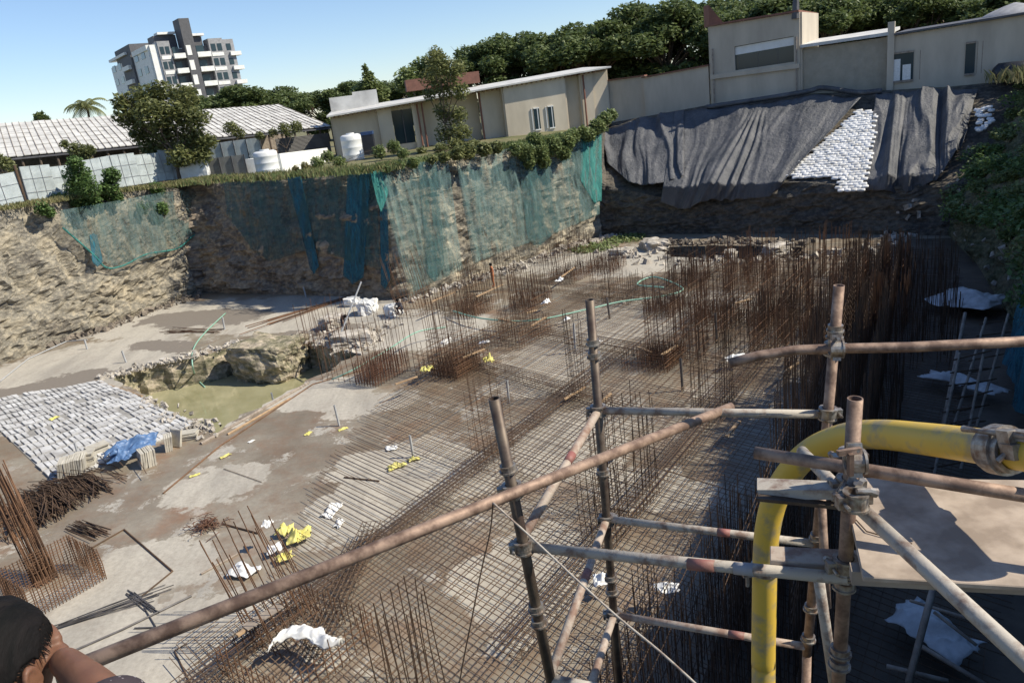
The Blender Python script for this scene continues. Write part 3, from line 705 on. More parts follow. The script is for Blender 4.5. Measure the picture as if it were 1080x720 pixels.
def own_tree(name, label, px, py, Yb, clumps_px, n_, ls, leaf, th, flat=.85, zb=9.3, group=None, fork=.45, elong=1.5):
    b = at_Y(px, py, Yb); b.z = zb
    t = thing(name, label, 'tree', group, (b.x, b.y, b.z))
    cl = []
    for x, y, r in clumps_px:
        q = at_Y(x, y, Yb + uni(-1.6, 1.6)); cl.append((q, r * Yb / 830))
    tree_mesh(t, cl, n_, ls, leaf, b, th, flat, fork, elong); return t
random.seed(12)
own_tree('leafy_tree', 'spreading olive green tree at the rim of the left rock face', 190, 192, 71,
    [(150, 105, 16), (170, 98, 15), (195, 102, 15), (135, 122, 15), (160, 120, 18), (185, 120, 18), (207, 125, 14), (150, 140, 16), (175, 142, 18), (203, 145, 16), (217, 150, 12), (160, 158, 12), (190, 165, 14), (212, 165, 12), (128, 108, 10), (182, 182, 9)], 13000, .26, lf_mid, .2, .85, 9.4)
own_tree('slender_tree', 'slender pale green tree standing before the long building', 474, 160, 72,
    [(462, 66, 14), (478, 74, 14), (455, 82, 13), (470, 92, 15), (486, 96, 10), (468, 118, 11), (482, 122, 12), (470, 140, 12), (486, 140, 12), (460, 56, 8), (452, 100, 8)], 5500, .22, lf_mid, .12, .95, 9.3)
own_tree('feathery_tree', 'feathery pale green tree left of the long building roof', 391, 110, 118,
    [(390, 92, 12), (380, 100, 10), (400, 98, 11), (388, 80, 6), (385, 72, 3.5)], 3500, .35, lf_pale, .2, 1.0, 9.3)
own_tree('round_tree', 'light green tree where the belt begins behind the long building', 445, 110, 112,
    [(430, 84, 14), (445, 74, 14), (458, 66, 12), (440, 94, 14), (466, 80, 14)], 5000, .4, lf_pale, .3, .9, 9.3)
own_tree('distant_tree', 'small far tree on the skyline beside the palm', 43, 130, 130, [(42, 124, 6), (48, 126, 5)], 500, .5, lf_dark, .2)
def bush(label, zb, Yb, cpx, n_, ls=.16, leaf=None, name='bush'):
    return own_tree(name, label, cpx[0][0], cpx[0][1] + 10, Yb, cpx, n_, ls, leaf or lf_bush, .05, .95, zb, fork=.2)
bush('dense dark green bush climbing the pale fence at the left', 9.6, 61, [(82, 185, 14), (75, 200, 13), (92, 198, 13), (85, 212, 12), (62, 212, 9), (100, 212, 8), (80, 172, 8)], 9000)
bush('narrow green bush on the fence right of the dense bush', 9.5, 62.5, [(118, 185, 9), (115, 198, 10), (122, 208, 8), (108, 207, 7)], 4500)
bush('straggly bush hanging over the rim below the spreading tree', 9.1, 66, [(165, 200, 9), (158, 212, 10), (170, 220, 8), (150, 220, 7), (165, 232, 6)], 3500)
bush('small bush at the rim beside the first fence panel', 9.7, 57, [(45, 220, 8), (38, 226, 5), (52, 224, 6)], 1500)
bush('small bush poking above the fence before the shed eave', 11.5, 66, [(80, 158, 9), (90, 160, 8), (68, 152, 5), (96, 158, 5)], 1800, leaf=lf_mid)
bush('small shrub showing above the fence at the far left', 11.3, 62, [(5, 172, 8), (12, 178, 6), (-4, 165, 6)], 900, leaf=lf_mid)
bush('small shrub under the shed eave right of the spreading tree', 10.8, 76, [(243, 135, 8), (252, 140, 7)], 1200, leaf=lf_mid)
bush('green shrubs under the right end of the shed eave', 10.6, 76, [(300, 136, 7), (312, 134, 7), (288, 140, 5), (274, 143, 5)], 1800, leaf=lf_mid)
def rimbush(label, cpx, n_, leaf):
    def P_(x, y): return at(x, 181 - (x - 397) * .2 + 1, 9.1).y
    b = at(cpx[0][0], 181 - (cpx[0][0] - 397) * .2, 9.1); t = thing('bush', label, 'bush', None, (b.x, b.y, 9.1)); cl = []
    for x, y, r in cpx: q = hN(x, y) + nN * uni(.35, .75); cl.append((q, r * q.y / 830))
    tree_mesh(t, cl, n_, .19, leaf, b, .05, .95, .2)
rimbush('large bright green bush on the rim of the netted face', [(562, 158, 12), (548, 160, 11), (578, 154, 12), (592, 150, 11), (600, 144, 9), (570, 170, 8), (552, 172, 7), (588, 162, 8), (538, 158, 8), (558, 148, 9)], 9000, lf_pale)
rimbush('tall green bush at the far end of the netted rim before the bright wall', [(624, 134, 9), (632, 126, 8), (616, 142, 8), (640, 122, 7), (608, 140, 7)], 5000, lf_pale)
rimbush('low weeds on the netted rim below the slender tree', [(478, 162, 8), (490, 160, 9), (504, 158, 8), (518, 156, 7), (465, 166, 6), (452, 168, 5)], 4000, lf_mid)
rimbush('small weeds on the rim right beside the rock corner', [(418, 174, 5), (430, 172, 6), (405, 178, 4)], 1500, lf_pale)
bush('weedy bush at the foot of the slender tree', 9.2, 69, [(480, 155, 10), (465, 158, 8), (500, 156, 10), (518, 158, 8), (445, 160, 6)], 4500, leaf=lf_mid)
bush('low green weeds beside the white tank at the long building', 9.2, 66, [(345, 165, 7), (358, 172, 8), (335, 172, 7), (400, 160, 8), (415, 155, 8), (425, 162, 7)], 3800, leaf=lf_pale)
bush('small weed patch on the rim right of the round white tank', 9.2, 68, [(322, 176, 5), (312, 180, 5), (330, 178, 5)], 1200, leaf=lf_dry)
# palm
b = at_Y(92, 128, 120); t = thing('palm_tree', 'coconut palm rising behind the white shed roof', 'tree', None, (b.x, 120, 9.3))
c = at_Y(91, 112, 120); mb = MB(); mb.path([(b.x, 120, 9.3), (b.x + .3, 120, 12), (c.x, 120, c.z)], .22, 8, r2=.14); part(mb, 'trunk', bark, t)
random.seed(4); mb = MB()
for k in range(20):
    a = k / 20 * 6.283 + uni(-.1, .1); el = uni(.1, 1.2); L = uni(2.6, 3.4); prev = V(c); d = V((math.cos(a) * math.cos(el), math.sin(a) * math.cos(el), math.sin(el)))
    for s in range(12):
        d = (d + V((0, 0, -.13))).normalized(); q = prev + d * (L / 12); sd = d.cross(V((0, 0, 1))).normalized()
        for sg in (-1, 1):
            tip = q + sd * sg * .75 * math.sin((s + 1) / 13 * 3.14) - V((0, 0, .35)) + d * .25
            mb.add([prev, q, tip + d * .1, tip], [(0, 1, 2, 3)])
        prev = q
part(mb, 'fronds', lf_mid, t)
# grass along the rims
def grass(name, line, width, n_, h0, h1, mat, seed=1, wd_=.03):
    random.seed(seed); mb = MB()
    for _ in range(n_):
        t = rnd() * (len(line) - 1); i = int(t); q = V(line[i]).lerp(V(line[i + 1]), t - i) + V((random.gauss(0, width), random.gauss(0, width), 0))
        if noise.noise(q * .5) < -.25: continue
        h = uni(h0, h1); a = uni(0, 6.28); w = wd_; l = V((math.cos(a), math.sin(a), 0)); s = V((-l.y, l.x, 0)) * w
        top = q + l * h * uni(.1, .7) + V((0, 0, h)); mb.add([q - s, q + s, q + l * h * .15 + s + V((0, 0, h * .6)), top, q + l * h * .15 - s + V((0, 0, h * .6))], [(0, 1, 2, 3, 4)])
    return kind(mb.build(name, mat), 'stuff')
tops = [OUT[i][2] for i in range(NO)]
def rim(i0, i1): return [V(CT[k][2]) for k in range(i0, i1 + 1)]
grass('grass', rim(2, 5), .7, 5000, .15, .5, lf_dry, 1)
grass('grass', rim(4, 8), .8, 8000, .15, .6, lf_dry, 2)
grass('grass', rim(4, 8), 1.0, 5000, .15, .6, lf_pale, 5)
grass('grass', rim(7, 10), .6, 6000, .15, .6, lf_pale, 3)
grass('grass', rim(15, 17), 1.2, 8000, .3, 1.3, lf_dry, 4)
grass('grass', [V((19.8, 26, 9.5)), V((18.9, 22, 9.3)), V((17, 18.5, 9.5))], .5, 1500, .8, 2.2, lf_dry, 6, .016)
# creepers over the right bank
random.seed(9); mb = MB()
def bankpt():
    i = random.choice([k for k in range(NO) if OUT[k][4] in (15, 16, 17) ]); j = int(uni(NB * .5, R_ - 1)); return rows[i][j]
for _ in range(80):
    q = bankpt(); crown(mb, [(q + V((0, 0, .2)), uni(.6, 1.6))], 330, .2, .5)
kind(mb.build('creepers', lf_bush), 'stuff')
mb = MB()
for _ in range(60): crown(mb, [(bankpt() + V((0, 0, .3)), uni(.5, 1.3))], 300, .2, .5)
kind(mb.build('creepers', lf_pale), 'stuff')
mb = MB()
for _ in range(10):
    i = random.choice([k for k in range(NO) if OUT[k][4] in (16, 17)]); q = rows[i][random.randrange(NB + 8, R_)]; crown(mb, [(q + V((0, 0, .3)), uni(.6, 1.2))], 260, .2, .5)
kind(mb.build('weeds', lf_dry), 'stuff')
random.seed(21)
for i in range(60):
    k = random.choice([k for k in range(NO) if OUT[k][4] in (15, 16)]) if i < 44 else random.choice([k for k in range(NO) if OUT[k][4] == 14])
    q = rows[k][random.randrange(2, R_ - 6)]; s = uni(.1, .35)
    if i == 0: mb = MB()
    mb.box(q, (s * 1.5, s, s * .7), Matrix.Rotation(uni(0, 6), 3, V((rnd(), rnd(), rnd())).normalized()), jit=s * .15)
kind(mb.build('rubble', rub), 'stuff')
# ------------------------------------------------------------------ buildings
def Lhit(px, a, b, ypix=110):     # where a vertical through a pixel column meets facade line a-b
    r = ray(px, ypix); d = V((b[0] - a[0], b[1] - a[1])); 
    det = r.x * (-d.y) + d.x * r.y
    t = (a[0] * (-d.y) + d.x * a[1]) / det; return V((r.x * t, r.y * t))
def Zof(px, py, P2): return at_Y(px, py, P2[1]).z
# apartment tower: a block seen on its corner
Y0 = 190
cr = at_Y(160, 66, Y0).xy; Fd = V((.80, .60)); Sd = V((-.60, .80))
TB = thing('apartment_building', 'tall white and grey apartment block far behind the shed', 'building', None, (cr.x, cr.y, 9.3))
TM = Matrix(((Fd.x, Sd.x, 0), (Fd.y, Sd.y, 0), (0, 0, 1)))
zt = at_Y(162, 47, Y0).z; fh = 3.3; zs = [zt - fh * (k + 1) for k in range(8)]
def ft(px): q = Lhit(px, cr, cr + Fd, 60); return (q - cr).dot(Fd)
def st(px): q = Lhit(px, cr, cr + Sd, 60); return (q - cr).dot(Sd)
def tb(mb_, x0, x1, y0, y1, z0, z1):
    c = TM @ V(((x0 + x1) / 2, (y0 + y1) / 2, (z0 + z1) / 2)); mb_.box((c.x + cr.x, c.y + cr.y, c.z), (abs(x1 - x0), abs(y1 - y0), abs(z1 - z0)), TM)
Lf = ft(249); Ls = st(114)
wm = MB(); dm = MB(); gm = MB(); bal = MB()
def win(x0, x1, y0, y1, z0, z1):
    mb = MB(); tb(mb, x0, x1, y0, y1, z0, z1); part(mb, 'window', glass, TB)
tb(wm, 0, Lf, .6, Ls, 9.3, zt - 1.0)
segs = [(160, 168, 'white', .2, .0), (168, 181, 'grey', .7, .6), (181, 195, 'balc', 0, -1.2), (195, 206, 'slab', 1.6, 5.2), (206, 222, 'balc', 0, -.8), (222, 237, 'grey', .7, .6), (237, 249, 'end', .2, .3)]
for a, b, kd, so_, ex in segs:
    xa, xb = ft(a), ft(b); w = xb - xa
    if kd != 'balc': tb({'white': wm, 'grey': gm, 'slab': dm, 'end': gm}[kd], xa, xb, -so_, 3, 9.3, zt + ex)
    else: tb(dm, xa, xb, .4, 3, 9.3, zt + ex)
    for z in zs:
        if kd == 'balc':
            mb = MB(); tb(mb, xa + .2, xb - .2, -1.6, .3, z - .1, z + 1.0); part(mb, 'balcony', wht, TB); win(xa + w * .2, xa + w * .7, .3, .5, z + 1.1, z + 2.6)
        elif kd == 'grey':
            for s_ in (.12, .56): win(xa + w * s_, xa + w * (s_ + .32), -so_ - .08, -so_ + .1, z + 1.1, z + 2.7)
            bal = MB(); tb(bal, xa + .3, xb - .3, -so_ - .12, -so_ + .1, z - .1, z + .7); part(bal, 'spandrel', wht, TB)
        elif kd == 'slab': bal = MB(); tb(bal, xa + w * .1, xa + w * .55, -so_ - .1, -so_ + .1, z + .4, z + 2.6); part(bal, 'white_panel', wht, TB)
        elif kd == 'end':
            win(xa + w * .3, xa + w * .7, -so_ - .08, -so_ + .1, z + 1.1, z + 2.6); bal = MB(); tb(bal, xa + w * .5, xb + 1.2, -.9, 1.5, z - .2, z + .7); part(bal, 'balcony', wht, TB)
for z in zs:
    for y in (.1, .26, .72, .88): win(-.1, .1, Ls * y, Ls * (y + .08), z + .9, z + 2.5)
    bal = MB(); tb(bal, -1.2, 0, Ls * .42, Ls * .6, z - .2, z + .8); part(bal, 'balcony', wht, TB)
tb(dm, -.5, .2, Ls * .38, Ls * .64, 9.3, zt - .4); tb(wm, -.3, 4, .6, Ls * .36, zt - 1.0, zt + .1); tb(dm, 0, 6, Ls * .4, Ls * .8, zt - 1, zt + 2.2)
bal = MB(); tb(bal, -.6, 2, Ls * .5, Ls * .95, zt + .2, zt + .8); tb(bal, ft(206), ft(222), 1, 5, zt + 1.6, zt + 2.1); tb(dm, ft(208), ft(220), 2, 7, zt - .8, zt + 1.5); tb(dm, ft(172), ft(196), 4, 9, zt - .8, zt + 2.4); tb(bal, ft(176), ft(195), 3, 6, zt + 2.5, zt + 3)
part(wm, 'white_wall', wht, TB); part(gm, 'grey_wall', midg, TB); part(dm, 'dark_wall', dkg, TB); part(bal, 'roof_canopy', wht, TB)
# long building (left) -----------------------------------------------------
fa = (-15.9, 79.2); fb = (12.9, 83.1)
LB = thing('long_building', 'long low cream building with a sloping sheet roof behind the rim', 'building', None, (-1, 82, 9.3))
def LBp(px): return Lhit(px, fa, fb)
def rz_(px): 
    P_ = LBp(px); y = 122 + (71 - 122) * (px - 347) / (640 - 347); return Zof(px, y, P_) - .15
wl = MB()
def wseg(mb_, p0, p1, off, z0=9.0, z1=None, th=.3):
    a, b = LBp(p0), LBp(p1); mb_.wallbox(a, b, z0, z1 or (rz_(p0), rz_(p1)), th, off)
wseg(wl, 347, 396, 0, ); wseg(wl, 396, 411, .5); wseg(wl, 433, 441, .4); wseg(wl, 505, 530, 0); wseg(wl, 530, 594, 1.2); wseg(wl, 594, 612, .1); wseg(wl, 612, 624, .9); wseg(wl, 624, 640, .6)
wseg(wl, 441, 506, -1.5)
wseg(wl, 411, 433, .0, (13.2, 13.2)); wseg(wl, 411, 433, .0, 9, (9.9, 9.9))
a_ = LBp(347); b_ = LBp(640)
dN = V((b_.y - a_.y, -(b_.x - a_.x))).normalized()  # outward
for P_, px, off in ((a_, 347, 0), (b_, 640, .6), (LBp(530), 530, 1.2), (LBp(594), 594, 1.2), (LBp(612), 612, .9)):
    q = P_ + dN * off; e = P_ - dN * 8
    wl.wallbox((q.x, q.y), (e.x, e.y), 9.0, rz_(px) - .1, .3)
part(wl, 'wall', plaster, LB)
rf = MB()
for p0, p1 in ((343, 642),):
    a, b = LBp(p0), LBp(p1)
    for (o0, o1, dz0, dz1) in ((1.9, -9, .0, .5),):
        vs = []
        for P_, px in ((a, p0), (b, p1)):
            for o1_, dz in ((o0, dz0), (o1, dz1)):
                q = P_ + dN * o1_
                for th in (0, .14): vs.append((q.x, q.y, rz_(px) + dz + th))
        rf.add(vs, [(0, 1, 3, 2), (4, 6, 7, 5), (0, 4, 5, 1), (2, 3, 7, 6), (0, 2, 6, 4), (1, 5, 7, 3)])
part(rf, 'roof', zinc, LB)
rb = MB()
for px in range(350, 640, 5):
    P_ = LBp(px); q0 = P_ + dN * 1.8; q1 = P_ - dN * .2; rb.tube((q0.x, q0.y, rz_(px) - .12), (q1.x, q1.y, rz_(px) - .12), .06)
part(rb, 'rafters', redbr, LB)
for p0, p1, y0, y1 in ((559, 565, 115, 138), (574, 580, 113, 136)):
    a, b = LBp(p0), LBp(p1); zt0 = Zof(p0, y0, a + dN * 1.2); zb0 = Zof(p0, y1, a + dN * 1.2)
    mb = MB(); mb.wallbox(a, b, zb0, zt0, .1, 1.37); w_ = part(mb, 'window', glass, LB)
    mb = MB()
    for z in (zb0, zt0): mb.wallbox(a, b, z - .06, z + .06, .16, 1.38)
    for q in (a, b): mb.wallbox(q - V((.05, 0)), q + V((.05, 0)), zb0, zt0, .16, 1.38)
    part(mb, 'window_frame', wht, w_)
mb = MB(); mb.wallbox(LBp(411.5), LBp(432.5), 9.9, 13.2, .08, -.25); part(mb, 'window', glass, LB)
mb = MB(); mb.wallbox(LBp(422), LBp(423), 9.9, 13.2, .2, -.2); part(mb, 'window_frame', dkg, LB)
mb = MB()
for px, off in ((439, .75), (444, .75), (506, .4), (614, 1.3)):
    mb = MB(); q = LBp(px) + dN * off; mb.tube((q.x, q.y, 9.1), (q.x, q.y, rz_(px) - .2), .09, 8); part(mb, 'downpipe', redbr, LB)
mb = MB(); a, b = LBp(435), LBp(520); mb.wallbox(a, b, 15.0, 16.2, 3, -9); part(mb, 'parapet', redbr, LB)
mb = MB(); q = LBp(352) - dN * 6; mb.wallbox(LBp(345), LBp(372), 13.6, 15.3, 1, -6); mb.wallbox(LBp(372), LBp(400), 13.6, 15.6, 1, -6); part(mb, 'roof_upstand', zinc, LB)
# far row -------------------------------------------------------------------
ga = (12.9, 83.3); gb = (42.9, 62.4)
def RBp(px): return Lhit(px, ga, gb)
dR = V((gb[1] - ga[1], -(gb[0] - ga[0]))).normalized()
def rw(mb_, p0, p1, y0, y1, off, zb=8.8, th=.35):
    a, b = RBp(p0), RBp(p1); mb_.wallbox(a, b, zb, (Zof(p0, y0, a), Zof(p1, y1, b)), th, off)
RW = thing('boundary_wall', 'plain tan wall panels left of the two-storey block', 'wall', None, (18, 79, 9.2))
mb = MB(); rw(mb, 625, 683, 88, 80, 0); rw(mb, 683, 751, 82, 69, .5); part(mb, 'wall', plast2, RW)
mb = MB()
for p0, p1, y0, y1, off in ((623, 683, 88, 80, 0), (682, 752, 82, 69, .5)):
    a, b = RBp(p0), RBp(p1); z0, z1 = Zof(p0, y0, a), Zof(p1, y1, b); mb.wallbox(a, b, (z0 + .004, z1 + .004), (z0 + .12, z1 + .12), .8, off)
part(mb, 'coping', redbr, RW)
TW = thing('two_storey_block', 'two-storey tan block with a wide strip window above the tarpaulins', 'building', None, (25, 74, 9.6))
a, b = RBp(754), RBp(846); zt_ = (Zof(754, 28, a), Zof(846, 13, b)); zl_ = (Zof(754, 81, a), Zof(846, 69, b))
mb = MB()
W0, W1 = RBp(779), RBp(840)
wt = (Zof(779, 49, W0), Zof(840, 38, W1)); wb = (Zof(779, 74, W0), Zof(840, 65, W1))
lz = lambda z0, z1, q: z0 + (z1 - z0) * ((V(q) - a).length / (b - a).length)
mb.wallbox(a, W0, 8.8, (zt_[0], lz(*zt_, W0)), .35, .6); mb.wallbox(W1, b, 8.8, (lz(*zt_, W1), zt_[1]), .35, .6)
mb.wallbox(W0, W1, 8.8, wb, .35, .6); mb.wallbox(W0, W1, wt, (lz(*zt_, W0), lz(*zt_, W1)), .35, .6)
for P_, z in ((a, zt_[0]), (b, zt_[1])):
    q = P_ + dR * .6; e = P_ - dR * 6; mb.wallbox((q.x, q.y), (e.x, e.y), 8.8, z - .02, .35)
part(mb, 'wall', plast2, TW)
mb = MB(); mb.wallbox(a, b, (zl_[0] - .2, zl_[1] - .2), (zl_[0] + .2, zl_[1] + .2), .35, .88); part(mb, 'ledge', plast2, TW)
mb = MB(); mb.wallbox(W0, W1, wb, wt, .06, .5); wn_ = part(mb, 'window', glass, TW)
mb = MB(); mb.wallbox(W0, W1, (wt[0] - .75, wt[1] - .75), (wt[0] - .05, wt[1] - .05), .02, .55); part(mb, 'sky_reflection_strip', tankm, wn_)  # pale strip painting the sky's reflection across the top of the glass
mb = MB()
for k in range(4):
    q = W0.lerp(W1, k / 3); mb.wallbox(q - V((.05, 0)), q + V((.05, 0)), wb[0] + (wb[1] - wb[0]) * k / 3, wt[0] + (wt[1] - wt[0]) * k / 3, .1, .58)
part(mb, 'window_frame', dkg, wn_)
mb = MB(); vs = []
for P_, z in ((a, zt_[0]), (b, zt_[1])):
    for o1_, dz in ((1.1, 0.02), (-6.3, -.1)):
        q = P_ + dR * o1_
        for th in (0, .16): vs.append((q.x, q.y, z + dz + th))
mb.add(vs, [(0, 1, 3, 2), (4, 6, 7, 5), (0, 4, 5, 1), (2, 3, 7, 6), (0, 2, 6, 4), (1, 5, 7, 3)]); part(mb, 'roof', redbr, TW)
mb = MB(); q0 = RBp(754) + dR * .7; q1 = RBp(768) + dR * .7; mb.add([(q0.x, q0.y, zt_[0]), (q1.x, q1.y, zt_[0] + .2), (q0.x, q0.y, zt_[0] + 1.9), (q0.x - .2, q0.y + 1, zt_[0]), (q1.x - .2, q1.y + 1, zt_[0] + .2), (q0.x - .2, q0.y + 1, zt_[0] + 1.9)], [(0, 1, 2), (3, 5, 4), (0, 3, 4, 1), (1, 4, 5, 2), (0, 2, 5, 3)])
part(mb, 'corner_gable', redbr, TW)
mb = MB()
for px, off in ((843, .95), (757, .95)):
    mb = MB(); q = RBp(px) + dR * off; mb.tube((q.x, q.y, 9.2), (q.x, q.y, 15), .07, 8); part(mb, 'downpipe', woodp, TW)
mb = MB(); q = RBp(842) + dR * .8; mb.path([(q.x, q.y, zt_[1] - .5), (q.x + .1, q.y, zt_[1] + 2.2)], .35, 8, r2=.2); part(mb, 'chimney', dkg, TW)
SB = thing('siding_building', 'tan corrugated siding wall joining the block and the right building', 'building', None, (31, 70, 9.6))
mb = MB(); rw(mb, 846, 938, 52, 39, .2); o = part(mb, 'wall', siding_m, SB)
mb = MB(); a, b = RBp(847), RBp(937); z0, z1 = Zof(847, 51, a), Zof(937, 38, b); vs = []
for P_, z in ((a, z0), (b, z1)):
    for o1_, dz in ((1.0, .03), (-6, .5)):
        q = P_ + dR * o1_
        for th in (0, .25): vs.append((q.x, q.y, z + dz + th))
mb.add(vs, [(0, 1, 3, 2), (4, 6, 7, 5), (0, 4, 5, 1), (2, 3, 7, 6), (0, 2, 6, 4), (1, 5, 7, 3)]); part(mb, 'roof', zinc, SB)
GB = thing('plain_building', 'cream building with two windows at the far right of the row', 'building', None, (38, 66, 9.5))
mb = MB()
rw(mb, 938, 1110, 39, 11, .6); rw(mb, 936, 943, 24, 23, .8); part(mb, 'wall', plast2, GB)
mb = MB(); a, b = RBp(943), RBp(1110); z0, z1 = Zof(943, 38, a), Zof(1110, 11, b); vs = []
for P_, z in ((a, z0), (b, z1)):
    for o1_, dz in ((1.2, .02), (-6, .3)):
        q = P_ + dR * o1_
        for th in (0, .16): vs.append((q.x, q.y, z + dz + th))
mb.add(vs, [(0, 1, 3, 2), (4, 6, 7, 5), (0, 4, 5, 1), (2, 3, 7, 6), (0, 2, 6, 4), (1, 5, 7, 3)]); part(mb, 'roof', dkg, GB)
for p0, p1, y0, y1 in ((939, 963, 57, 87), (1016, 1026, 46, 79)):
    a, b = RBp(p0), RBp(p1); zt0, zb0 = Zof(p0, y0, a), Zof(p0, y1, a)
    mb = MB(); mb.wallbox(a, b, zb0, zt0, .08, .81); w_ = part(mb, 'window', glass, GB); mb = MB()
    for z in (zb0, zt0): mb.wallbox(a, b, z - .08, z + .08, .14, .86)
    for t in (0, .5, 1): q = a.lerp(b, t); mb.wallbox(q - V((.06, 0)), q + V((.06, 0)), zb0, zt0, .14, .86)
    part(mb, 'window_frame', woodp, w_)
    if p0 == 939: mb = MB(); mb.wallbox(a.lerp(b, .1), a.lerp(b, .45), zb0 + .1, zt0 - .5, .04, .855); mb.wallbox(a.lerp(b, .55), a.lerp(b, .9), zb0 + .1, zt0 - 1, .04, .855); part(mb, 'curtain', whites, w_)
mb = MB(); q = RBp(1045) + dR * 2; q2 = RBp(1105) + dR * 2
mb.path([(q.x, q.y, 10.1), (q.lerp(q2, .1).x, q.lerp(q2, .1).y, 10.1), (q2.x, q2.y, 10.1)], [.35, .75, .75], 14); tag(mb.build('water_trough', blk, smooth=True), 'long dark rounded tank lying before the far right building', 'tank')
mb = MB(); q = RBp(1062) - dR * 3; 
for k in range(1, 7): pass
mb.path([(q.x, q.y, Zof(1062, 20, RBp(1062)) + z * .2) for z in range(0, 7)], [2.6, 2.5, 2.3, 1.9, 1.4, .8, .1], 16); tag(mb.build('roof_dome', midg, smooth=True), 'low grey dome on the roof of the far right building', 'dome')
# long shed ---------------------------------------------------------------
SH = thing('long_shed', 'long open shed with white panelled roof behind the pale fence', 'shed', None, (-40, 84, 9.5))
E0 = at_Y(-60, 172, 68); E1 = at_Y(349, 133, 86); Rg0 = at_Y(-60, 134, 82); Rg1 = at_Y(293, 110, 101)
mb = MB(); nu = 58
for i in range(nu):
    for j in range(8):
        def pt(u, v_): return (E0.lerp(E1, u)).lerp(Rg0.lerp(Rg1, u), v_)
        g = .0009; u0, u1, v0, v1 = i / nu + g, (i + 1) / nu - g, j / 8 + .009, (j + 1) / 8 - .009
        dz = V((0, 0, uni(-.03, .03))); q = [pt(u0, v0) + dz, pt(u1, v0) + dz, pt(u1, v1) + dz, pt(u0, v1) + dz]
        mb.add(q + [x - V((0, 0, .08)) for x in q], [(0, 1, 2, 3), (7, 6, 5, 4), (0, 4, 5, 1), (1, 5, 6, 2), (2, 6, 7, 3), (3, 7, 4, 0)])
part(mb, 'roof', zinc, SH)
mb = MB()
q = [E0, E1, Rg1, Rg0]; q = [x - V((0, 0, .2)) for x in q]; mb.add(q + [x - V((0, 0, .1)) for x in q], [(0, 1, 2, 3), (7, 6, 5, 4), (0, 4, 5, 1), (1, 5, 6, 2), (2, 6, 7, 3), (3, 7, 4, 0)]); part(mb, 'roof_lining', dkg, SH)
mb = MB(); 
for i in range(nu + 1): mb.tube(pt(i / nu, 0) + V((0, 0, .03)), pt(i / nu, 1) + V((0, 0, .03)), .035)
part(mb, 'roof_battens', woodp, SH)
mb = MB()
for i in range(0, 26): q = E0.lerp(E1, i / 25) + V((0, .3, -.2)); mb = MB(); mb.tube((q.x, q.y, 9.2), q, .1, 6); part(mb, 'post', bark, SH)
mb = MB(); mb.wallbox(Rg0.xy, Rg1.xy, 9.2, 14, .3); mb.wallbox(E0.lerp(E1, 0).xy + V((0, 4)), E0.lerp(E1, .45).xy + V((0, 4)), 9.2, 12.3, .3); part(mb, 'back_wall', woodp, SH)
mb = MB(); random.seed(31)
for _ in range(60):
    t = uni(.82, .98); q = E0.lerp(E1, t); z = uni(9.5, 11.3); L = uni(.5, 2.2); a = uni(0, 3.14); mb.box((q.x, q.y - uni(.5, 3), z), (L, .15, .12), Matrix.Rotation(a, 3, 'Z') @ Matrix.Rotation(uni(-.3, .3), 3, 'Y'))
kind(mb.build('timber_clutter', wood), 'stuff')
# fence of pale sheets along the left rim ------------------------------------
FN = thing('sheet_fence', 'pale blue corrugated sheet fence along the left rim', 'fence', None, (-30, 62, 9.5))
def fpt(px, py): return lwall(px, py, 3.2)
fb_ = [(-30, 229), (28, 216), (31, 214), (62, 210), (95, 205), (125, 198), (150, 194), (176, 190), (202, 188)]
rl = MB(); rp = MB()
for k in range(len(fb_) - 1):
    a = fpt(*fb_[k]); b = fpt(*fb_[k + 1])
    if k == 1: 
        for d_ in (0, .45): rp = MB(); rp.tube(a.lerp(b, d_ * .5), a.lerp(b, d_ * .5) + V((0, 0, 2.9)), .07, 6); part(rp, 'post', rustd, FN)
        continue
    mb = MB(); hgt = 2.65 - (.2 if k % 3 == 0 else 0); sub = 12
    lean = V((0, 0, hgt)) + nL * uni(-.25, .15)
    d = (b - a); o_ = thing if False else None
    mb.add([a, b, b + lean, a + lean] + [q - nL * .03 for q in (a, b, b + lean, a + lean)], [(0, 1, 2, 3), (7, 6, 5, 4), (3, 2, 6, 7), (0, 4, 5, 1), (0, 3, 7, 4), (1, 5, 6, 2)])
    ang = math.atan2(d.y, d.x); o = mb.build('sheet_panel', fence_m)
    o.data.transform(Matrix.Rotation(-ang, 4, 'Z') @ Matrix.Translation(-a)); o.parent = FN; o.location = a - FN.location; o.rotation_euler = (0, 0, ang)
    for z in (.75, 1.75): rl.tube(a + lean * z / 2.65 + nL * .05, b + lean * z / 2.65 + nL * .05, .015)
    for s in range(3): q = a.lerp(b, s / 3) + nL * .04; rp = MB(); rp.tube(q, q + lean, .018); part(rp, 'post', midg, FN)
part(rl, 'rails', midg, FN)
def flat_fence(name, label, pts, z0, hh, mat, Y=None):
    T_ = thing(name, label, 'fence', None, (pts[0][0], pts[0][1], z0))
    for k in range(len(pts) - 1):
        a = V((pts[k][0], pts[k][1], z0)); b = V((pts[k + 1][0], pts[k + 1][1], z0)); d = b - a; ang = math.atan2(d.y, d.x)
        mb = MB(); mb.box((d.length / 2, 0, hh / 2), (d.length - .05, .04, hh)); o = mb.build('sheet_panel', mat); o.parent = T_; o.location = a - V(T_.location); o.rotation_euler = (0, 0, ang)
    for q in pts: mb = MB(); mb.tube((q[0], q[1] - .05, z0), (q[0], q[1] - .05, z0 + hh), .05); part(mb, 'post', dkg, T_)
y_ = 76; q = [at_Y(x, 165, y_) for x in (222, 236, 250, 264, 279)]
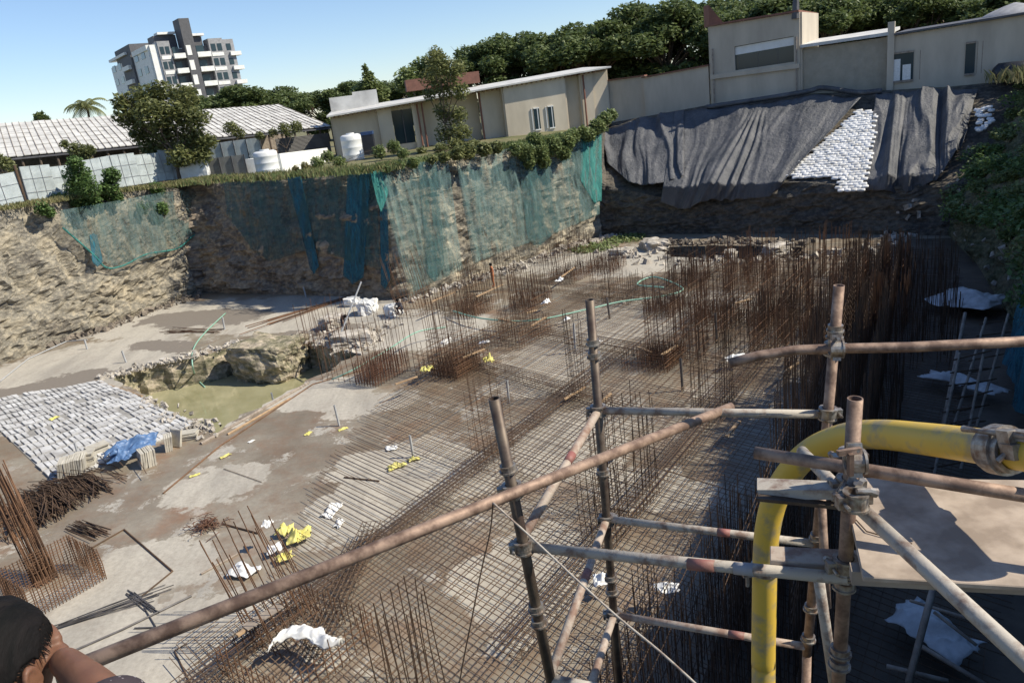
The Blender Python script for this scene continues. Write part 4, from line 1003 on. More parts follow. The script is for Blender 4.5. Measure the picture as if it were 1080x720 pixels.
flat_fence('upper_sheet_fence', 'pale blue sheet fence right of the spreading tree, the upper one', [(a.x, y_ - i * .1) for i, a in enumerate(q)], at_Y(250, 172, y_).z, (at_Y(250, 148, y_).z - at_Y(250, 172, y_).z), fence_m)
y_ = 72.5; q = [at_Y(x, 180, y_) for x in (218, 234, 248, 262)]
flat_fence('grey_sheet_fence', 'stained grey sheet fence below the pale upper fence', [(a.x, y_ - i * .1) for i, a in enumerate(q)], 9.2, at_Y(240, 165, y_).z - 9.2, fence_g)
def cyl(name, label, px, pyb, pyt, wpx, mat, cat, z0, lid=True):
    b = at(px, pyb, z0); k = b.y / 805; r = wpx * k / 2; hh = (pyb - pyt) * k * 1.03
    T_ = thing(name, label, cat, None, (b.x, b.y, z0)); mb = MB(); prof = [(0, r * .97), (.05, r), (.2, r), (.22, r * 1.02), (.24, r), (.48, r), (.5, r * 1.02), (.52, r), (.76, r), (.78, r * 1.02), (.8, r), (.92, r), (.96, r * .93), (1, r * .75)]
    mb.path([(b.x, b.y, z0 + t * hh) for t, _ in prof], [w for _, w in prof], 28); part(mb, 'body', mat, T_, True)
    mb = MB(); mb.path([(b.x, b.y, z0 + hh), (b.x, b.y, z0 + hh + .12)], r * .4, 20); part(mb, 'lid', mat, T_)
cyl('water_tank', 'round white water tank at the left end of the low white wall', 284, 184, 161, 24, tankm, 'tank', 9.3)
cyl('water_tank', 'white water tank beside the shaded wall of the long building', 374, 169, 144, 21, tankm, 'tank', 9.3)
b = at_Y(390, 157, 77); mb = MB(); mb.box((b.x, 77, 10.4), (1.1, 1, 1.9)); TT = thing('chemical_drum', 'square black drum with a blue top right of the white tank', 'drum', None, (b.x, 77, 9.4)); part(mb, 'body', blk, TT); mb = MB(); mb.box((b.x, 77, 11.45), (1.15, 1.05, .3)); part(mb, 'top', blued, TT)
mb = MB(); a = at(296, 184, 9.2); c = at_Y(346, 168, 76); mb.wallbox((a.x, a.y + .5), (c.x, 76), 9, (10.9, 10.6), .3); tag(mb.build('low_wall', wht), 'low white wall right of the round white tank', 'wall')
mb = MB(); a = at(268, 183, 9.25); mb.box((a.x, a.y, 9.9), (1.1, .8, 1.4), jit=.03); tag(mb.build('white_box', wht), 'small white cabinet left of the round white tank', 'cabinet')
mb = MB(); a = at_Y(293, 160, 77); c = at_Y(349, 157, 80); mb.wallbox((a.x, 77), (c.x, 80), 10, (12.0, 11.9), .12)
o = mb.build('dark_sheet_fence', dk_corr); tag(o, 'dark ribbed sheet fence above the low white wall', 'fence')
for px, w in ((198, 13), (212, 16)):
    b = at_Y(px, 180, 71); tag(rockmesh((b.x, 71, 10.2), (w * .045, .5, 1.0), px, tankm, 'wrapped_bundle', lev=3, amp=.12), f'pale wrapped bundle {"just right of the tree trunk" if px == 198 else "touching the stained grey fence"}', 'bundle')

# ------------------------------------------------------------------ rebar
U2 = V((.5, .866, 0)); V2 = V((.866, -.5, 0))
def uv(p): p = V(p); return p.x * .5 + p.y * .866, p.x * .866 - p.y * .5
def xy(u, v, z=0.): q = U2 * u + V2 * v; return V((q.x, q.y, z))
mats = simple('tan_mat_steel', (.215, .145, .09), (.12, .078, .05), .75, 1.3, .1, 0)
random.seed(77)
MU = V((math.cos(R(55)), math.sin(R(55)), 0)); MV = V((math.cos(R(-48)), math.sin(R(-48)), 0)); _dt = MU.x * MV.y - MU.y * MV.x
def uvm(p): p = V(p); return (p.x * MV.y - p.y * MV.x) / _dt, (MU.x * p.y - MU.y * p.x) / _dt
def xym(a, b, z=0.): q = MU * a + MV * b; return V((q.x, q.y, z))
RB = [xy(55, -4.2), xy(8, -4.2), xy(8, -14), xy(10, -18)]
MATP = [uvm(at(x, y)) for x, y in [(235, 668), (300, 590), (322, 520), (352, 480), (392, 432), (425, 408), (445, 380), (520, 345), (600, 312), (700, 288), (860, 266), (960, 262)]] + [uvm(q) for q in RB]
MATU = [uvm(at(x, y)) for x, y in [(235, 668), (395, 572), (480, 502), (440, 490), (412, 470), (392, 432), (425, 408), (445, 380), (520, 345), (600, 312), (700, 288), (860, 266), (960, 262)]] + [uvm(q) for q in RB]
def bars(poly, along, step, r, z, mbx, seg=.8, skip=0.):
    us = [q[0] for q in poly]; vs_ = [q[1] for q in poly]
    lo, hi = (min(vs_), max(vs_)) if along == 'u' else (min(us), max(us)); a0, a1 = (min(us), max(us)) if along == 'u' else (min(vs_), max(vs_))
    c = lo
    while c < hi:
        cc = c + uni(-.03, .03); run = None; a = a0 + uni(0, .5); tilt = uni(-.004, .004); zz = z + uni(-.015, .015)
        drop = rnd() < skip
        while a < a1 + seg:
            cu, cv = (a, cc) if along == 'u' else (cc, a)
            ins = inside(cu, cv, poly) and not drop
            if ins and run is None: run = a
            if not ins and run is not None:
                e = a + uni(-.3, .3); n_ = max(1, int((e - run) / 5)); pts = []
                for k in range(n_ + 1):
                    t = run + (e - run) * k / n_; o_ = cc + (t - a0) * tilt + noise.noise(V((t * .2, cc * 3, 0))) * .05
                    pts.append(xym(t, o_, zz + noise.noise(V((t * .25, cc, 9))) * .05) if along == 'u' else xym(o_, t, zz + noise.noise(V((cc, t * .25, 9))) * .05))
                mbx.path(pts, r, 4, False); run = None
            a += seg
        c += step
T_ = thing('reinforcement_mat', 'large rusty steel bar mesh laid over the whole right side of the pit floor', 'rebar mat', None, (3, 30, 0))
mb = MB(); bars(MATU, 'u', .215, .0115, .22, mb); part(mb, 'long_bars', mats, T_)
mb = MB(); bars(MATP, 'v', .215, .0115, .25, mb); part(mb, 'cross_bars', mats, T_)
TOPP = [uvm(at(x, y)) for x, y in [(560, 470), (470, 560), (380, 640), (420, 730), (560, 730), (640, 640), (700, 520), (720, 450)]]
def beam(p0, p1, w, hh, label, z0=.25, st=.28):
    p0 = V(p0); p1 = V(p1); d = (p1 - p0); L = d.length; d.normalize(); s = V((-d.y, d.x, 0))
    t = thing('beam_cage', label, 'rebar cage', None, (p0.x, p0.y, 0)); mb = MB()
    for z in (z0, z0 + hh):
        for k in range(5):
            o_ = s * (w * (k / 4 - .5)); mb.tube(p0 + o_ + V((0, 0, z)), p1 + o_ + V((0, 0, z)), .0115, 4, False)
    part(mb, 'long_bars', rustd, t); mb = MB(); a = 0
    while a < L:
        q = p0 + d * a; c = [q + s * (w / 2 * i) + V((0, 0, z0 + hh * j)) for i, j in ((-1, 0), (1, 0), (1, 1), (-1, 1), (-1, 0))]
        mb.path(c, .0085, 4, False); a += st
    part(mb, 'stirrups', rustd, t); return t
def ub(px, py, u0, u1, w, hh, lb): u, v = uvm(at(px, py)); beam(xym(u + u0, v), xym(u + u1, v), w, hh, lb)
ub(445, 545, -9.5, 16, .7, .32, 'long stirruped beam cage under the big raised tube, left one of two parallel runs')
ub(690, 515, -9, 24, .8, .38, 'long stirruped beam cage running up to the far columns, right one of two parallel runs')
def vb(px, py, v0, v1, w, hh, lb): u, v = uvm(at(px, py)); beam(xym(u, v + v0), xym(u, v + v1), w, hh, lb)
beam(at(482, 384), at(668, 442), .7, .35, 'slanting beam cage across the middle of the mat')
vb(640, 372, -5, 7, .8, .4, 'cross beam cage in front of the first far column row')
vb(600, 312, -6, 9, .8, .5, 'cross beam cage nearest the netted rock face')
beam(at(395, 565), at(330, 712), .6, .3, 'short beam cage at the near left edge of the mat')
def cage(px, py, w, d, hh, nx, ny, label, hoop=.3, hmax=None, lean=(0, 0), mat=None, vary=.12, group=None, ang=-7, z0=.0, name='rebar_column_cage', r=.015, core=False):
    b = at(px, py); t = thing(name, label, 'rebar cage', group, (b.x, b.y, 0)); mb = MB(); mt = mat or rust
    A = V((math.cos(R(ang) + R(60)), math.sin(R(ang) + R(60)), 0)); B = V((A.y, -A.x, 0)); tops_ = []
    for i in range(nx):
        for j in range(ny):
            if not core and 0 < i < nx - 1 and 0 < j < ny - 1: continue
            q = b + A * (w * (i / max(nx - 1, 1) - .5)) + B * (d * (j / max(ny - 1, 1) - .5)); h2 = hh * (1 + uni(-vary, vary))
            e = q + V((lean[0] + uni(-.035, .035) * h2, lean[1] + uni(-.035, .035) * h2, h2)); m_ = q.lerp(e, .5) + V((uni(-.03, .03), uni(-.03, .03), 0))
            mb.path([q + V((0, 0, z0)), m_, e], r, 4, False)
    part(mb, 'vertical_bars', mt, t); mb = MB(); z = .15; hm = hmax or hh * .6
    while z < hm:
        o_ = V((lean[0] * z / hh, lean[1] * z / hh, z + uni(-.02, .02)))
        c = [b + A * (w / 2 * i) + B * (d / 2 * j) + o_ for i, j in ((-1, -1), (1, -1), (1, 1), (-1, 1), (-1, -1))]; mb.path(c, .012, 4, False); z += hoop
    part(mb, 'hoops', mt, t); return t
# middle ones, each with its look
t = cage(405, 398, 2.6, 1.4, 1.25, 14, 8, 'dense dark red boxed footing cage right of the green pond', .11, 1.2, vary=.02, mat=rustr, core=True, r=.018)
cage(392, 388, 4.4, 3.0, 3.0, 11, 8, 'tall sparse starter bars standing round the dark red footing box', .9, 1.0)
cage(345, 362, 2.2, 2.0, 2.6, 6, 6, 'thin starter bars on the rubble lump at the right of the pond', .8, 1.4, mat=rustr)
cage(482, 392, 1.9, 1.7, 4.2, 11, 10, 'tallest and densest column cage in the middle of the pit', .25, 2.6, vary=.08)
cage(478, 388, 2.9, 2.6, 1.4, 9, 9, 'low ring of bars round the foot of the tallest column cage', .25, 1.2)
cage(548, 358, 1.6, 1.5, 3.9, 9, 8, 'tall column cage rising from the square low cage right of the centre', .4, 1.8)
cage(545, 358, 3.2, 2.6, 1.2, 14, 12, 'square low pile-cap cage under the second tall column', .2, 1.1, mat=rust)
cage(440, 330, 2.0, 1.8, 4.0, 8, 7, 'leaning bar cluster in front of the corner of the netted face', .5, 2, lean=(-.6, .2))
cage(610, 420, .55, .5, 3.9, 3, 3, 'very slim bar cluster left of the grey scaffold standard', .5, 3, mat=rustd)
cage(697, 382, 1.1, 1.0, 4.2, 5, 5, 'slim column bars behind the middle of the scaffold', .5, 2.4)
cage(690, 384, 2.4, 2.2, .8, 10, 9, 'low open cage round the slim column bars behind the scaffold', .2, .7)
cage(752, 432, 1.6, 1.2, 3.4, 7, 4, 'thin bars standing by the raised end of the big tube', .9, 2.2, mat=rustd)
cage(522, 492, 1.2, 1.0, 3.6, 6, 4, 'very thin tall bars just left of the first scaffold standard', .8, 3, mat=rust, r=.009)
cage(662, 528, 1.7, 1.5, 3.6, 8, 6, 'tall thin bars seen through the scaffold right of the grey standard', .5, 2.6, mat=rustd)
cage(640, 566, 1.2, 1.0, 2.4, 5, 4, 'short bar cluster at the foot of the grey standard', .5, 1.4, mat=rustd)
cage(305, 668, 1.5, 1.3, 3.1, 7, 6, 'leaning column bars by the yellow sacks at the near left', .3, 1.3, lean=(-.7, .2), mat=rust)
cage(318, 692, 2.9, 2.6, .9, 13, 12, 'low dark cage at the foot of the leaning bars near the white cloth', .2, .8, mat=rust)
cage(440, 742, 1.5, .5, 2.8, 8, 2, 'near column bars cut by the bottom edge left of the first standard', .7, 1.8, mat=rustd)
cage(60, 622, 2.2, 2.0, 1.1, 22, 20, 'square cage standing on pale slab at the left edge', .09, 1.05, vary=.02, mat=rust)
cage(48, 612, .6, .5, 3.6, 6, 6, 'thick bundle of column bars leaning left out of the square cage', .3, 2.4, lean=(-1.0, .9), mat=rust, r=.02, core=True)
cage(8, 560, 1.6, 1.4, 1.3, 8, 8, 'cage cut off by the left edge behind the bar pile', .2, 1.2, mat=rust)
for px, py, w, d, lb in [(602, 294, 2.8, 2.0, 'low dark footing box below the netted face, beside the pale battens'), (560, 322, 2.4, 1.8, 'low dark footing box behind the second tall column cage'), (500, 330, 2.2, 1.8, 'low dark footing box behind the tallest column cage'), (640, 284, 2.6, 2.0, 'low dark footing box nearest the green weeds'),
                          (800, 338, 2.6, 2.0, 'low dark footing box in the middle of the far thicket'), (872, 350, 2.6, 2.0, 'low dark footing box at the shaded side of the far thicket'), (752, 340, 2.4, 2.0, 'low dark footing box at the sunny side of the far thicket'), (697, 384, 1.8, 1.5, 'low dark footing box under the slim column bars'), (482, 394, 1.9, 1.7, 'dark footing box in the base of the tallest column cage'), (700, 330, 2.0, 1.6, 'low dark footing box just before the green hose loop')]:
    cage(px, py, w, d, .95, 11, 9, lb, .13, .9, vary=.03, mat=rust, core=True, name='footing_cage', r=.017)
random.seed(50)
far = [(575, 300), (600, 290), (622, 285), (560, 325), (505, 315), (478, 325), (535, 290), (585, 275), (612, 266), (640, 300), (655, 318), (500, 300), (600, 262)]
for px, py in far:
    cage(px, py, uni(1.4, 2.6), uni(1.2, 1.8), uni(1.4, 2.6), 9, 7, 'rusty column starter bars among the row below the netted rock face', .35, 1.0, group='rusty column cages below the netted face', mat=random.choice([rust, rust, rustd]))
far2 = [(725, 318), (755, 332), (790, 318), (822, 335), (745, 352), (785, 362), (812, 372), (845, 352), (866, 330), (895, 318), (925, 330), (845, 300), (800, 292), (760, 290), (720, 300), (880, 290), (915, 292), (945, 300), (850, 392), (822, 345), (780, 305), (900, 350), (940, 345), (868, 375), (730, 375), (735, 300), (830, 312)]
for px, py in far2:
    cage(px, py, uni(1.6, 2.8), uni(.9, 1.8), uni(2.0, 3.1), 13, 7, 'dense tall rusty column bars in the thicket before the far earth face', .4, uni(1.2, 2.4), group='rusty column cages in the far thicket', mat=random.choice([rust, rustd, rust, rust]), r=.017)
# retaining wall steel on the right
T_ = thing('wall_reinforcement', 'long dark curtain of vertical bars for the right retaining wall', 'rebar wall', None, (8, 20, 0))
mb = MB(); u = 14.
while u < 50:
    for v in (-3.6, -3.1, -2.2, -1.4, -.4, .5):
        if v > -1: continue
        h2 = uni(3.8, 4.4) if 20 < u < 34 else uni(2.6, 3.2); q = xy(u + uni(-.03, .03), v); mb.path([q, q + V((uni(-.1, .1), uni(-.1, .1), h2))], .0125, 4, False)
    u += .17
part(mb, 'vertical_bars', rustd, T_); mb = MB()
for v in (-3.62, -3.08, -2.22, -1.42):
    for k in range(10): mb.tube(xy(14, v, .3 + k * .25), xy(50, v, .3 + k * .25), .009, 4, False)
part(mb, 'horizontal_bars', rustd, T_)
SHP = [uvm(xy(a, b)) for a, b in ((8, -4.4), (8, 1.5), (30, 1.2), (56, 1.0), (56, -4.4))]
TT = thing('trench_mat', 'dark bar mesh on the floor of the right trench', 'rebar mat', None, (12, 20, 0))
mb = MB(); bars(SHP, 'u', .25, .012, .25, mb); bars(SHP, 'v', .25, .012, .3, mb); part(mb, 'bars', rustd, TT)
T_ = thing('scattered_bars', 'dark upright bars standing scattered between the bar curtain and the right bank', 'rebar', None, xy(30, -1)); mb = MB()
for i in range(560):
    u = uni(22, 52); v = uni(-3, 1.5 if u > 34 else -.6)
    q = xy(round(u / .9) * .9 + uni(-.12, .12), v); mb.path([q, q + V((uni(-.12, .12), uni(-.12, .12), uni(1.2, 2.7)))], .014, 4, False)
part(mb, 'upright_bars', rustd, T_)
T_ = thing('starter_bars', 'comb of dark upright starter bars in the shade under the scaffold', 'rebar', None, xy(13, -5))
mb = MB()
for i in range(40):
    for j in range(16):
        u = 9.2 + i * .27; v = -5.8 + j * .26 
        if u > 15 and j < 4: continue
        q = xy(u + uni(-.05, .05), v + uni(-.05, .05)); mb.path([q, q + V((uni(-.08, .08), uni(-.08, .08), uni(1.4, 2.3)))], .0125, 4, False)
part(mb, 'upright_bars', rustd, T_)
mb = MB()
for i in range(10): mb.tube(xy(9, -5.7 + i * .27, .9), xy(18, -5.7 + i * .27, .9), .0125, 4, False)
part(mb, 'tie_bars', rustd, T_)
mb = MB(); q = [xy(8, -4.0, .006), xy(8, 3, .006), xy(60, 6, .006), xy(60, -3.4, .006), xy(45, -3.9, .006), xy(30, -3.6, .006), xy(20, -4.2, .006)]; mb.add(q, [tuple(range(7))[::-1]])  # dark sheet over the floor, painting in the trench's deep shade
kind(mb.build('trench_shade_sheet', simple('trench_shade_brown', (.12, .09, .062), (.06, .045, .032), .7, .8, 0, .6, .05, obj=False)), 'structure')
random.seed(88)
for k, (x0, y0, x1, y1, lb) in enumerate([(1040, 335, 1004, 455, 'ladder-like pole frame leaning along the right trench'), (1012, 372, 985, 500, 'second pole frame nearer the pump pipe in the right trench')]):
    t = thing('pole_frame', lb, 'ladder', None, at(x0, y0, 3)); a0 = at(x0, y0, 3.2); a1 = at(x1, y1, .4); off = V((.9, .1, 0))
    for o_ in (V(), off):
        mb = MB(); mb.tube(a0 + o_, a1 + o_, .045, 8); part(mb, 'rail', woodp, t)
    for r_ in range(9): mb = MB(); q = a0.lerp(a1, (r_ + .5) / 9); mb.tube(q - off * .2, q + off * 1.3 + V((0, 0, uni(-.1, .1))), .028, 6); part(mb, 'rung', rustd, t)
# trench behind the wall steel: planks, rakers, sheets
for px0, py0, px1, py1, z0, z1, r, lb in [(1018, 330, 990, 470, 3, 0.3, .06, 'pale upright prop beside the white sheet in the right trench'), (1000, 560, 958, 720, 3, 1, .07, 'pale timber post below the plywood board'),
      (960, 633, 1022, 652, 1.5, 1.8, .035, 'thin bar lying level below the plywood board'), (985, 645, 1030, 680, 1.5, 1.2, .035, 'short slanting bar under the plywood board'), (970, 680, 1040, 722, 1, .8, .05, 'lower slanting pole under the plywood board'), (935, 702, 1000, 718, 1, .9, .05, 'level pole at the bottom edge under the board')]:
    mb = MB(); mb.tube(at(px0, py0, z0), at(px1, py1, z1), r, 8); tag(mb.build('prop', woodp, smooth=True), lb, 'prop')
def crumple(name, px, py, w, l, hh, mat, label, cat, ang=0, z=.05, seed=1, nn=26, drape=0.):
    b = at(px, py, z); mb = MB(); vs = []; ca, sa = math.cos(R(ang)), math.sin(R(ang))
    for i in range(nn + 1):
        for j in range(nn + 1):
            x = (i / nn - .5) * w; y = (j / nn - .5) * l; o_ = V((x * 1.2 / max(w, .3) * 2 + seed, y * 1.2 / max(l, .3) * 2, seed * 3))
            x += fbm(o_, .9, 3) * w * .16; y += fbm(o_ + V((4, 4, 4)), .9, 3) * l * .16
            e = max(0, 1 - max(abs(i / nn - .5), abs(j / nn - .5)) * 2 * .8)
            zz = hh * (.55 + fbm(o_, .9, 3) * .8) * (e * 1.2 + .1) + fbm(o_ * 1.6, 1.0, 3) * hh * .18
            vs.append((b.x + x * ca - y * sa, b.y + x * sa + y * ca, z + zz))
    mb.add(vs, [(i * (nn + 1) + j, (i + 1) * (nn + 1) + j, (i + 1) * (nn + 1) + j + 1, i * (nn + 1) + j + 1) for i in range(nn) for j in range(nn)])
    o = mb.build(name, mat, smooth=True); md = o.modifiers.new('t', 'SOLIDIFY'); md.thickness = .012; return tag(o, label, cat)
crumple('white_sheet', 1026, 316, 2.6, 3.4, .5, dirtyw, 'white sheet lying at the far end of the right trench', 'sheet', 20, .5, 44)
crumple('cloth', 1018, 405, .8, 3.2, .3, dirtyw, 'pale crumpled sheet at the trench floor under the long top rail', 'cloth', 30, .4, 31)
crumple('cloth', 985, 665, 1.1, 1.9, .3, dirtyw, 'pale crumpled sheet in the dark below the plywood board', 'cloth', 20, .6, 33)
crumple('cloth', 636, 612, .55, .5, .22, whites, 'white bag hung by the foot of the grey standard', 'bag', 10, .5, 5)
crumple('cloth', 703, 620, .65, .38, .14, whites, 'pale bag lying on the shaded bars right of the grey standard', 'bag', -15, .7, 6)
crumple('cloth', 775, 378, .9, .5, .25, whites, 'small white bag by the bent end of the top rail', 'bag', 0, .5, 7)
# ------------------------------------------------------------------ left side materials
# paving of pale stone slabs in cement bedding
pq = [at(-30, 425), at(108, 402), at(208, 448), at(60, 512)]
mb = MB(); nI, nJ = 24, 16
def bil(u, v): return (pq[0].lerp(pq[1], u)).lerp(pq[3].lerp(pq[2], u), v)
dI = (pq[1] - pq[0]).length / nI; random.seed(3)
for i in range(nI):
    for j in range(nJ):
        u0 = (i + .5) / nI; v0 = (j + .5) / nJ + math.sin(i * .5) * .008; u0 += math.sin(j * .75 + i * .15) * .010 + noise.noise(V((i * .3, j * .3, 2))) * .008; c = bil(u0, v0); a = (bil(u0 + .01, v0) - c).normalized(); b2 = (bil(u0, v0 + .01) - c)
        if rnd() < .05: continue
        L1 = (bil(u0 + .5 / nI, v0) - bil(u0 - .5 / nI, v0)).length; L2 = (bil(u0, v0 + .5 / nJ) - bil(u0, v0 - .5 / nJ)).length; b2.normalize()
        sx_ = L1 * uni(.70, .80); sy_ = L2 * uni(.72, .84); z = .09 + uni(0, .03); k = uni(-.03, .03)
        q = [c - a * sx_ / 2 - b2 * sy_ / 2, c + a * sx_ / 2 - b2 * sy_ / 2 + b2 * k, c + a * sx_ / 2 + b2 * sy_ / 2, c - a * sx_ / 2 + b2 * (sy_ / 2 + k)]
        q = [x + V((uni(-.045, .045), uni(-.04, .04), z)) for x in q]; mb.add(q + [x - V((0, 0, .1)) for x in q], [(0, 1, 2, 3), (7, 6, 5, 4), (0, 4, 5, 1), (1, 5, 6, 2), (2, 6, 7, 3), (3, 7, 4, 0)])
paving_m = simple('whitewashed_stone', (.60, .60, .60), (.33, .32, .31), .85, 1.0, 0, .4, .02, obj=False)
mb2 = MB(); q = [x + V((0, 0, .03)) for x in pq]; mb2.add(q + [x - V((0, 0, .03)) for x in q], [(0, 1, 2, 3), (0, 4, 5, 1), (1, 5, 6, 2), (2, 6, 7, 3), (3, 7, 4, 0)]); kind(mb2.build('mortar_bed', simple('grey_mortar', (.33, .32, .30), (.20, .19, .18), .95, 2, 0, .5, .03, obj=False)), 'structure')
tag(mb.build('stone_paving', paving_m), 'whitish stone slabs laid in rows left of the green pond', 'paving')
def stack(px, py, n_, w, l, th, ang, label, up=True, tilt=.15, sp=1.25):
    b = at(px, py); t = thing('slab_stack', label, 'slab stack', None, (b.x, b.y, 0)); rz = Matrix.Rotation(R(ang), 3, 'Z')
    for k in range(n_):
        mb = MB()
        if up: q = rz @ V((k * th * sp, uni(-.03, .03), 0)); rot = rz @ Matrix.Rotation(tilt + uni(-.04, .04), 3, 'Y'); mb.box(b + q + V((0, 0, l / 2)), (th, w, l), rot, jit=.012)
        else: q = V((uni(-.05, .05), uni(-.05, .05), (k + .5) * th * 1.08)); mb.box(b + q, (w, l, th), rz @ Matrix.Rotation(uni(-.08, .08), 3, 'Z'), jit=.012)
        part(mb, 'slab', slabm, t)
    return t
random.seed(8)
stack(66, 503, 12, .9, .75, .07, 20, 'row of pale stone slabs on edge at the near corner of the paving')
stack(92, 492, 8, .8, .55, .08, 15, 'flat pile of beige slabs between the upright slabs and the blue tarpaulin', up=False)
stack(104, 478, 5, .9, .6, .08, 40, 'low flat pile of beige slabs behind the blue tarpaulin', up=False)
stack(150, 492, 7, .8, .7, .07, 35, 'leaning slabs at the near end of the blue tarpaulin')
stack(176, 474, 4, .7, .65, .07, 25, 'last leaning slabs before the pond corner')
stack(200, 462, 5, .8, .6, .06, 10, 'flat slabs lying by the pond corner', up=False)
stack(187, 470, 2, .7, .75, .05, 60, 'yellowish slab propped upright at the end of the slab row', tilt=.35)
crumple('tarpaulin', 139, 474, 2.1, 1.2, .75, bluet, 'crumpled blue tarpaulin thrown over the slab piles', 'tarpaulin', 30, .35, 9, 40)
crumple('tarpaulin', 128, 484, .9, .9, .5, bluet, 'small end of blue cloth below the main blue tarpaulin', 'tarpaulin', 10, .3, 10)
# bar pile and coil
def pile(name, px, py, L, wid, n_, ang, mat, label, hgt=.35, r=.012, arc=0.):
    b = at(px, py); mb = MB(); 
    for _ in range(n_):
        a = R(ang + random.gauss(0, 9 if n_ > 50 else 5)); d = V((math.cos(a), math.sin(a), 0)); s = V((-d.y, d.x, 0)); c = b + s * random.gauss(0, wid / 2) + d * random.gauss(0, .25); z = .03 + abs(random.gauss(0, hgt / 2)); l = L * uni(.6, 1.1) / 2
        mb.path([c - d * l + V((0, 0, z * uni(.3, 1))), c + s * arc * uni(.5, 1.5) + V((0, 0, z)), c + d * l + V((0, 0, z * uni(.3, 1)))], r, 4, False)
    return tag(mb.build(name, mat), label, 'rebar pile')
random.seed(19)
pile('bar_pile', 66, 522, 3.4, 1.7, 190, -36, rustd, 'tangled pile of dark bent bars beside the slab stacks', .45, .016, .2)
pile('bar_pile', 30, 545, 3.0, 1.6, 140, -42, rustd, 'rusty pile of cut bars behind the square cage', .45, .016, .2)
pile('bar_pile', 92, 560, 2.0, .4, 24, -35, rustd, 'few loose bars spilling from the dark pile', .15, .016)
pile('bar_bundle', 110, 645, 3.6, .25, 12, 22, steelg, 'thin bundle of grey bars lying beside the square cage', .05, .012)
pile('bar_bundle', 150, 636, 1.9, .12, 8, -38, steelg, 'short dark bar bundle crossing the grey bundle', .06, .016)
pile('bar_bundle', 200, 350, 5.0, .5, 12, -25, rust, 'rusty flat bars on the pale slab behind the pond', .06, .02)
pile('bar_bundle', 355, 318, 15, .35, 10, 40, rust, 'long rusty bars across the pale slab before the shaded rock face', .1, .03)
mb = MB(); b = at(218, 556)
for _ in range(90):
    a = uni(0, 6.28); r0 = abs(random.gauss(0, .34)); c = b + V((r0 * math.cos(a), r0 * math.sin(a), uni(.02, .22))); d = V((uni(-1, 1), uni(-1, 1), uni(-.3, .3))).normalized() * uni(.1, .3); mb.path([c - d, c + V((uni(-.06, .06), uni(-.06, .06), .05)), c + d], .012, 4, False)
tag(mb.build('wire_heap', rustr), 'small heap of rusty wire offcuts on the muddy floor', 'wire heap')
def line_on(name, pts, r, mat, label, cat, z=.03, sides=6):
    mb = MB(); mb.path([at(x, y, z) for x, y in pts], r, sides); return tag(mb.build(name, mat), label, cat)
line_on('bent_bar', [(92, 580), (131, 558), (182, 602), (150, 628)], .03, rustd, 'dark bar bent into an open square on the pale slab', 'bar')
line_on('long_bar', [(64, 692), (128, 664), (202, 628)], .035, steelg, 'long grey bar crossing the pale slab by the person', 'bar')
line_on('short_bar', [(142, 662), (172, 661)], .025, steelg, 'short dark bar just above the big tube', 'bar')
line_on('short_bar', [(152, 640), (164, 660)], .02, steelg, 'short dark bar meeting the crossed bars', 'bar')
line_on('bent_bar', [(197, 678), (184, 686), (202, 722)], .02, rustd, 'bent bar below the big tube at the bottom edge', 'bar')
line_on('bar', [(363, 503), (400, 507)], .03, rustd, 'single dark bar on the pale patch', 'bar')
line_on('bar', [(235, 552), (272, 562)], .03, rustd, 'dark bar pointing to the yellow sacks', 'bar')
line_on('bar', [(212, 605), (252, 583)], .04, woodp, 'pale stick lying on the mud left of the yellow sacks', 'stick')
line_on('bar', [(236, 494), (276, 508)], .012, rustd, 'thin bar on the pale patch below the pond', 'bar')
line_on('edge_rail', [(172, 520), (232, 470), (330, 405), (400, 385)], .035, rust, 'long rusty rail along the near side of the green pond', 'rail')
line_on('edge_board', [(212, 468), (258, 442), (325, 404)], .09, woodp, 'pale timber edging along the near side of the green pond', 'board')
line_on('stick', [(105, 403), (150, 418)], .07, wood, 'plank lying at the pond corner by the paving', 'plank')
line_on('stick', [(240, 458), (306, 420)], .06, wood, 'plank lying along the near pond edge', 'plank')
line_on('floor_hose', [(0, 402), (30, 378), (70, 360), (92, 358)], .04, pvc, 'pale hose curving over the left slab', 'hose', .06)
rope('hose', [at(238, 330, .1), at(215, 352, .1), at(204, 368, .15), at(203, 385, -.2), at(207, 398, -1.5), at(216, 408, -1.72)], .045, hoseg, 'pale green hose dropping into the green pond', 'hose')
rope('hose', [at(478, 328, .5), at(510, 336, .6), at(560, 338, .6), at(620, 326, .6), at(655, 318, .6), at(700, 312, .6), at(720, 304, .7), at(690, 292, .7), at(672, 300, .7), at(700, 303, .7)], .05, hoseg, 'pale green hose snaking over the mat in the middle of the pit', 'hose')
rope('hose', [at(350, 400, .2), at(372, 390, .6), at(410, 368, .9), at(440, 350, .8), at(470, 345, .6)], .04, hoseg, 'pale hose passing over the dark red footing cage', 'hose')
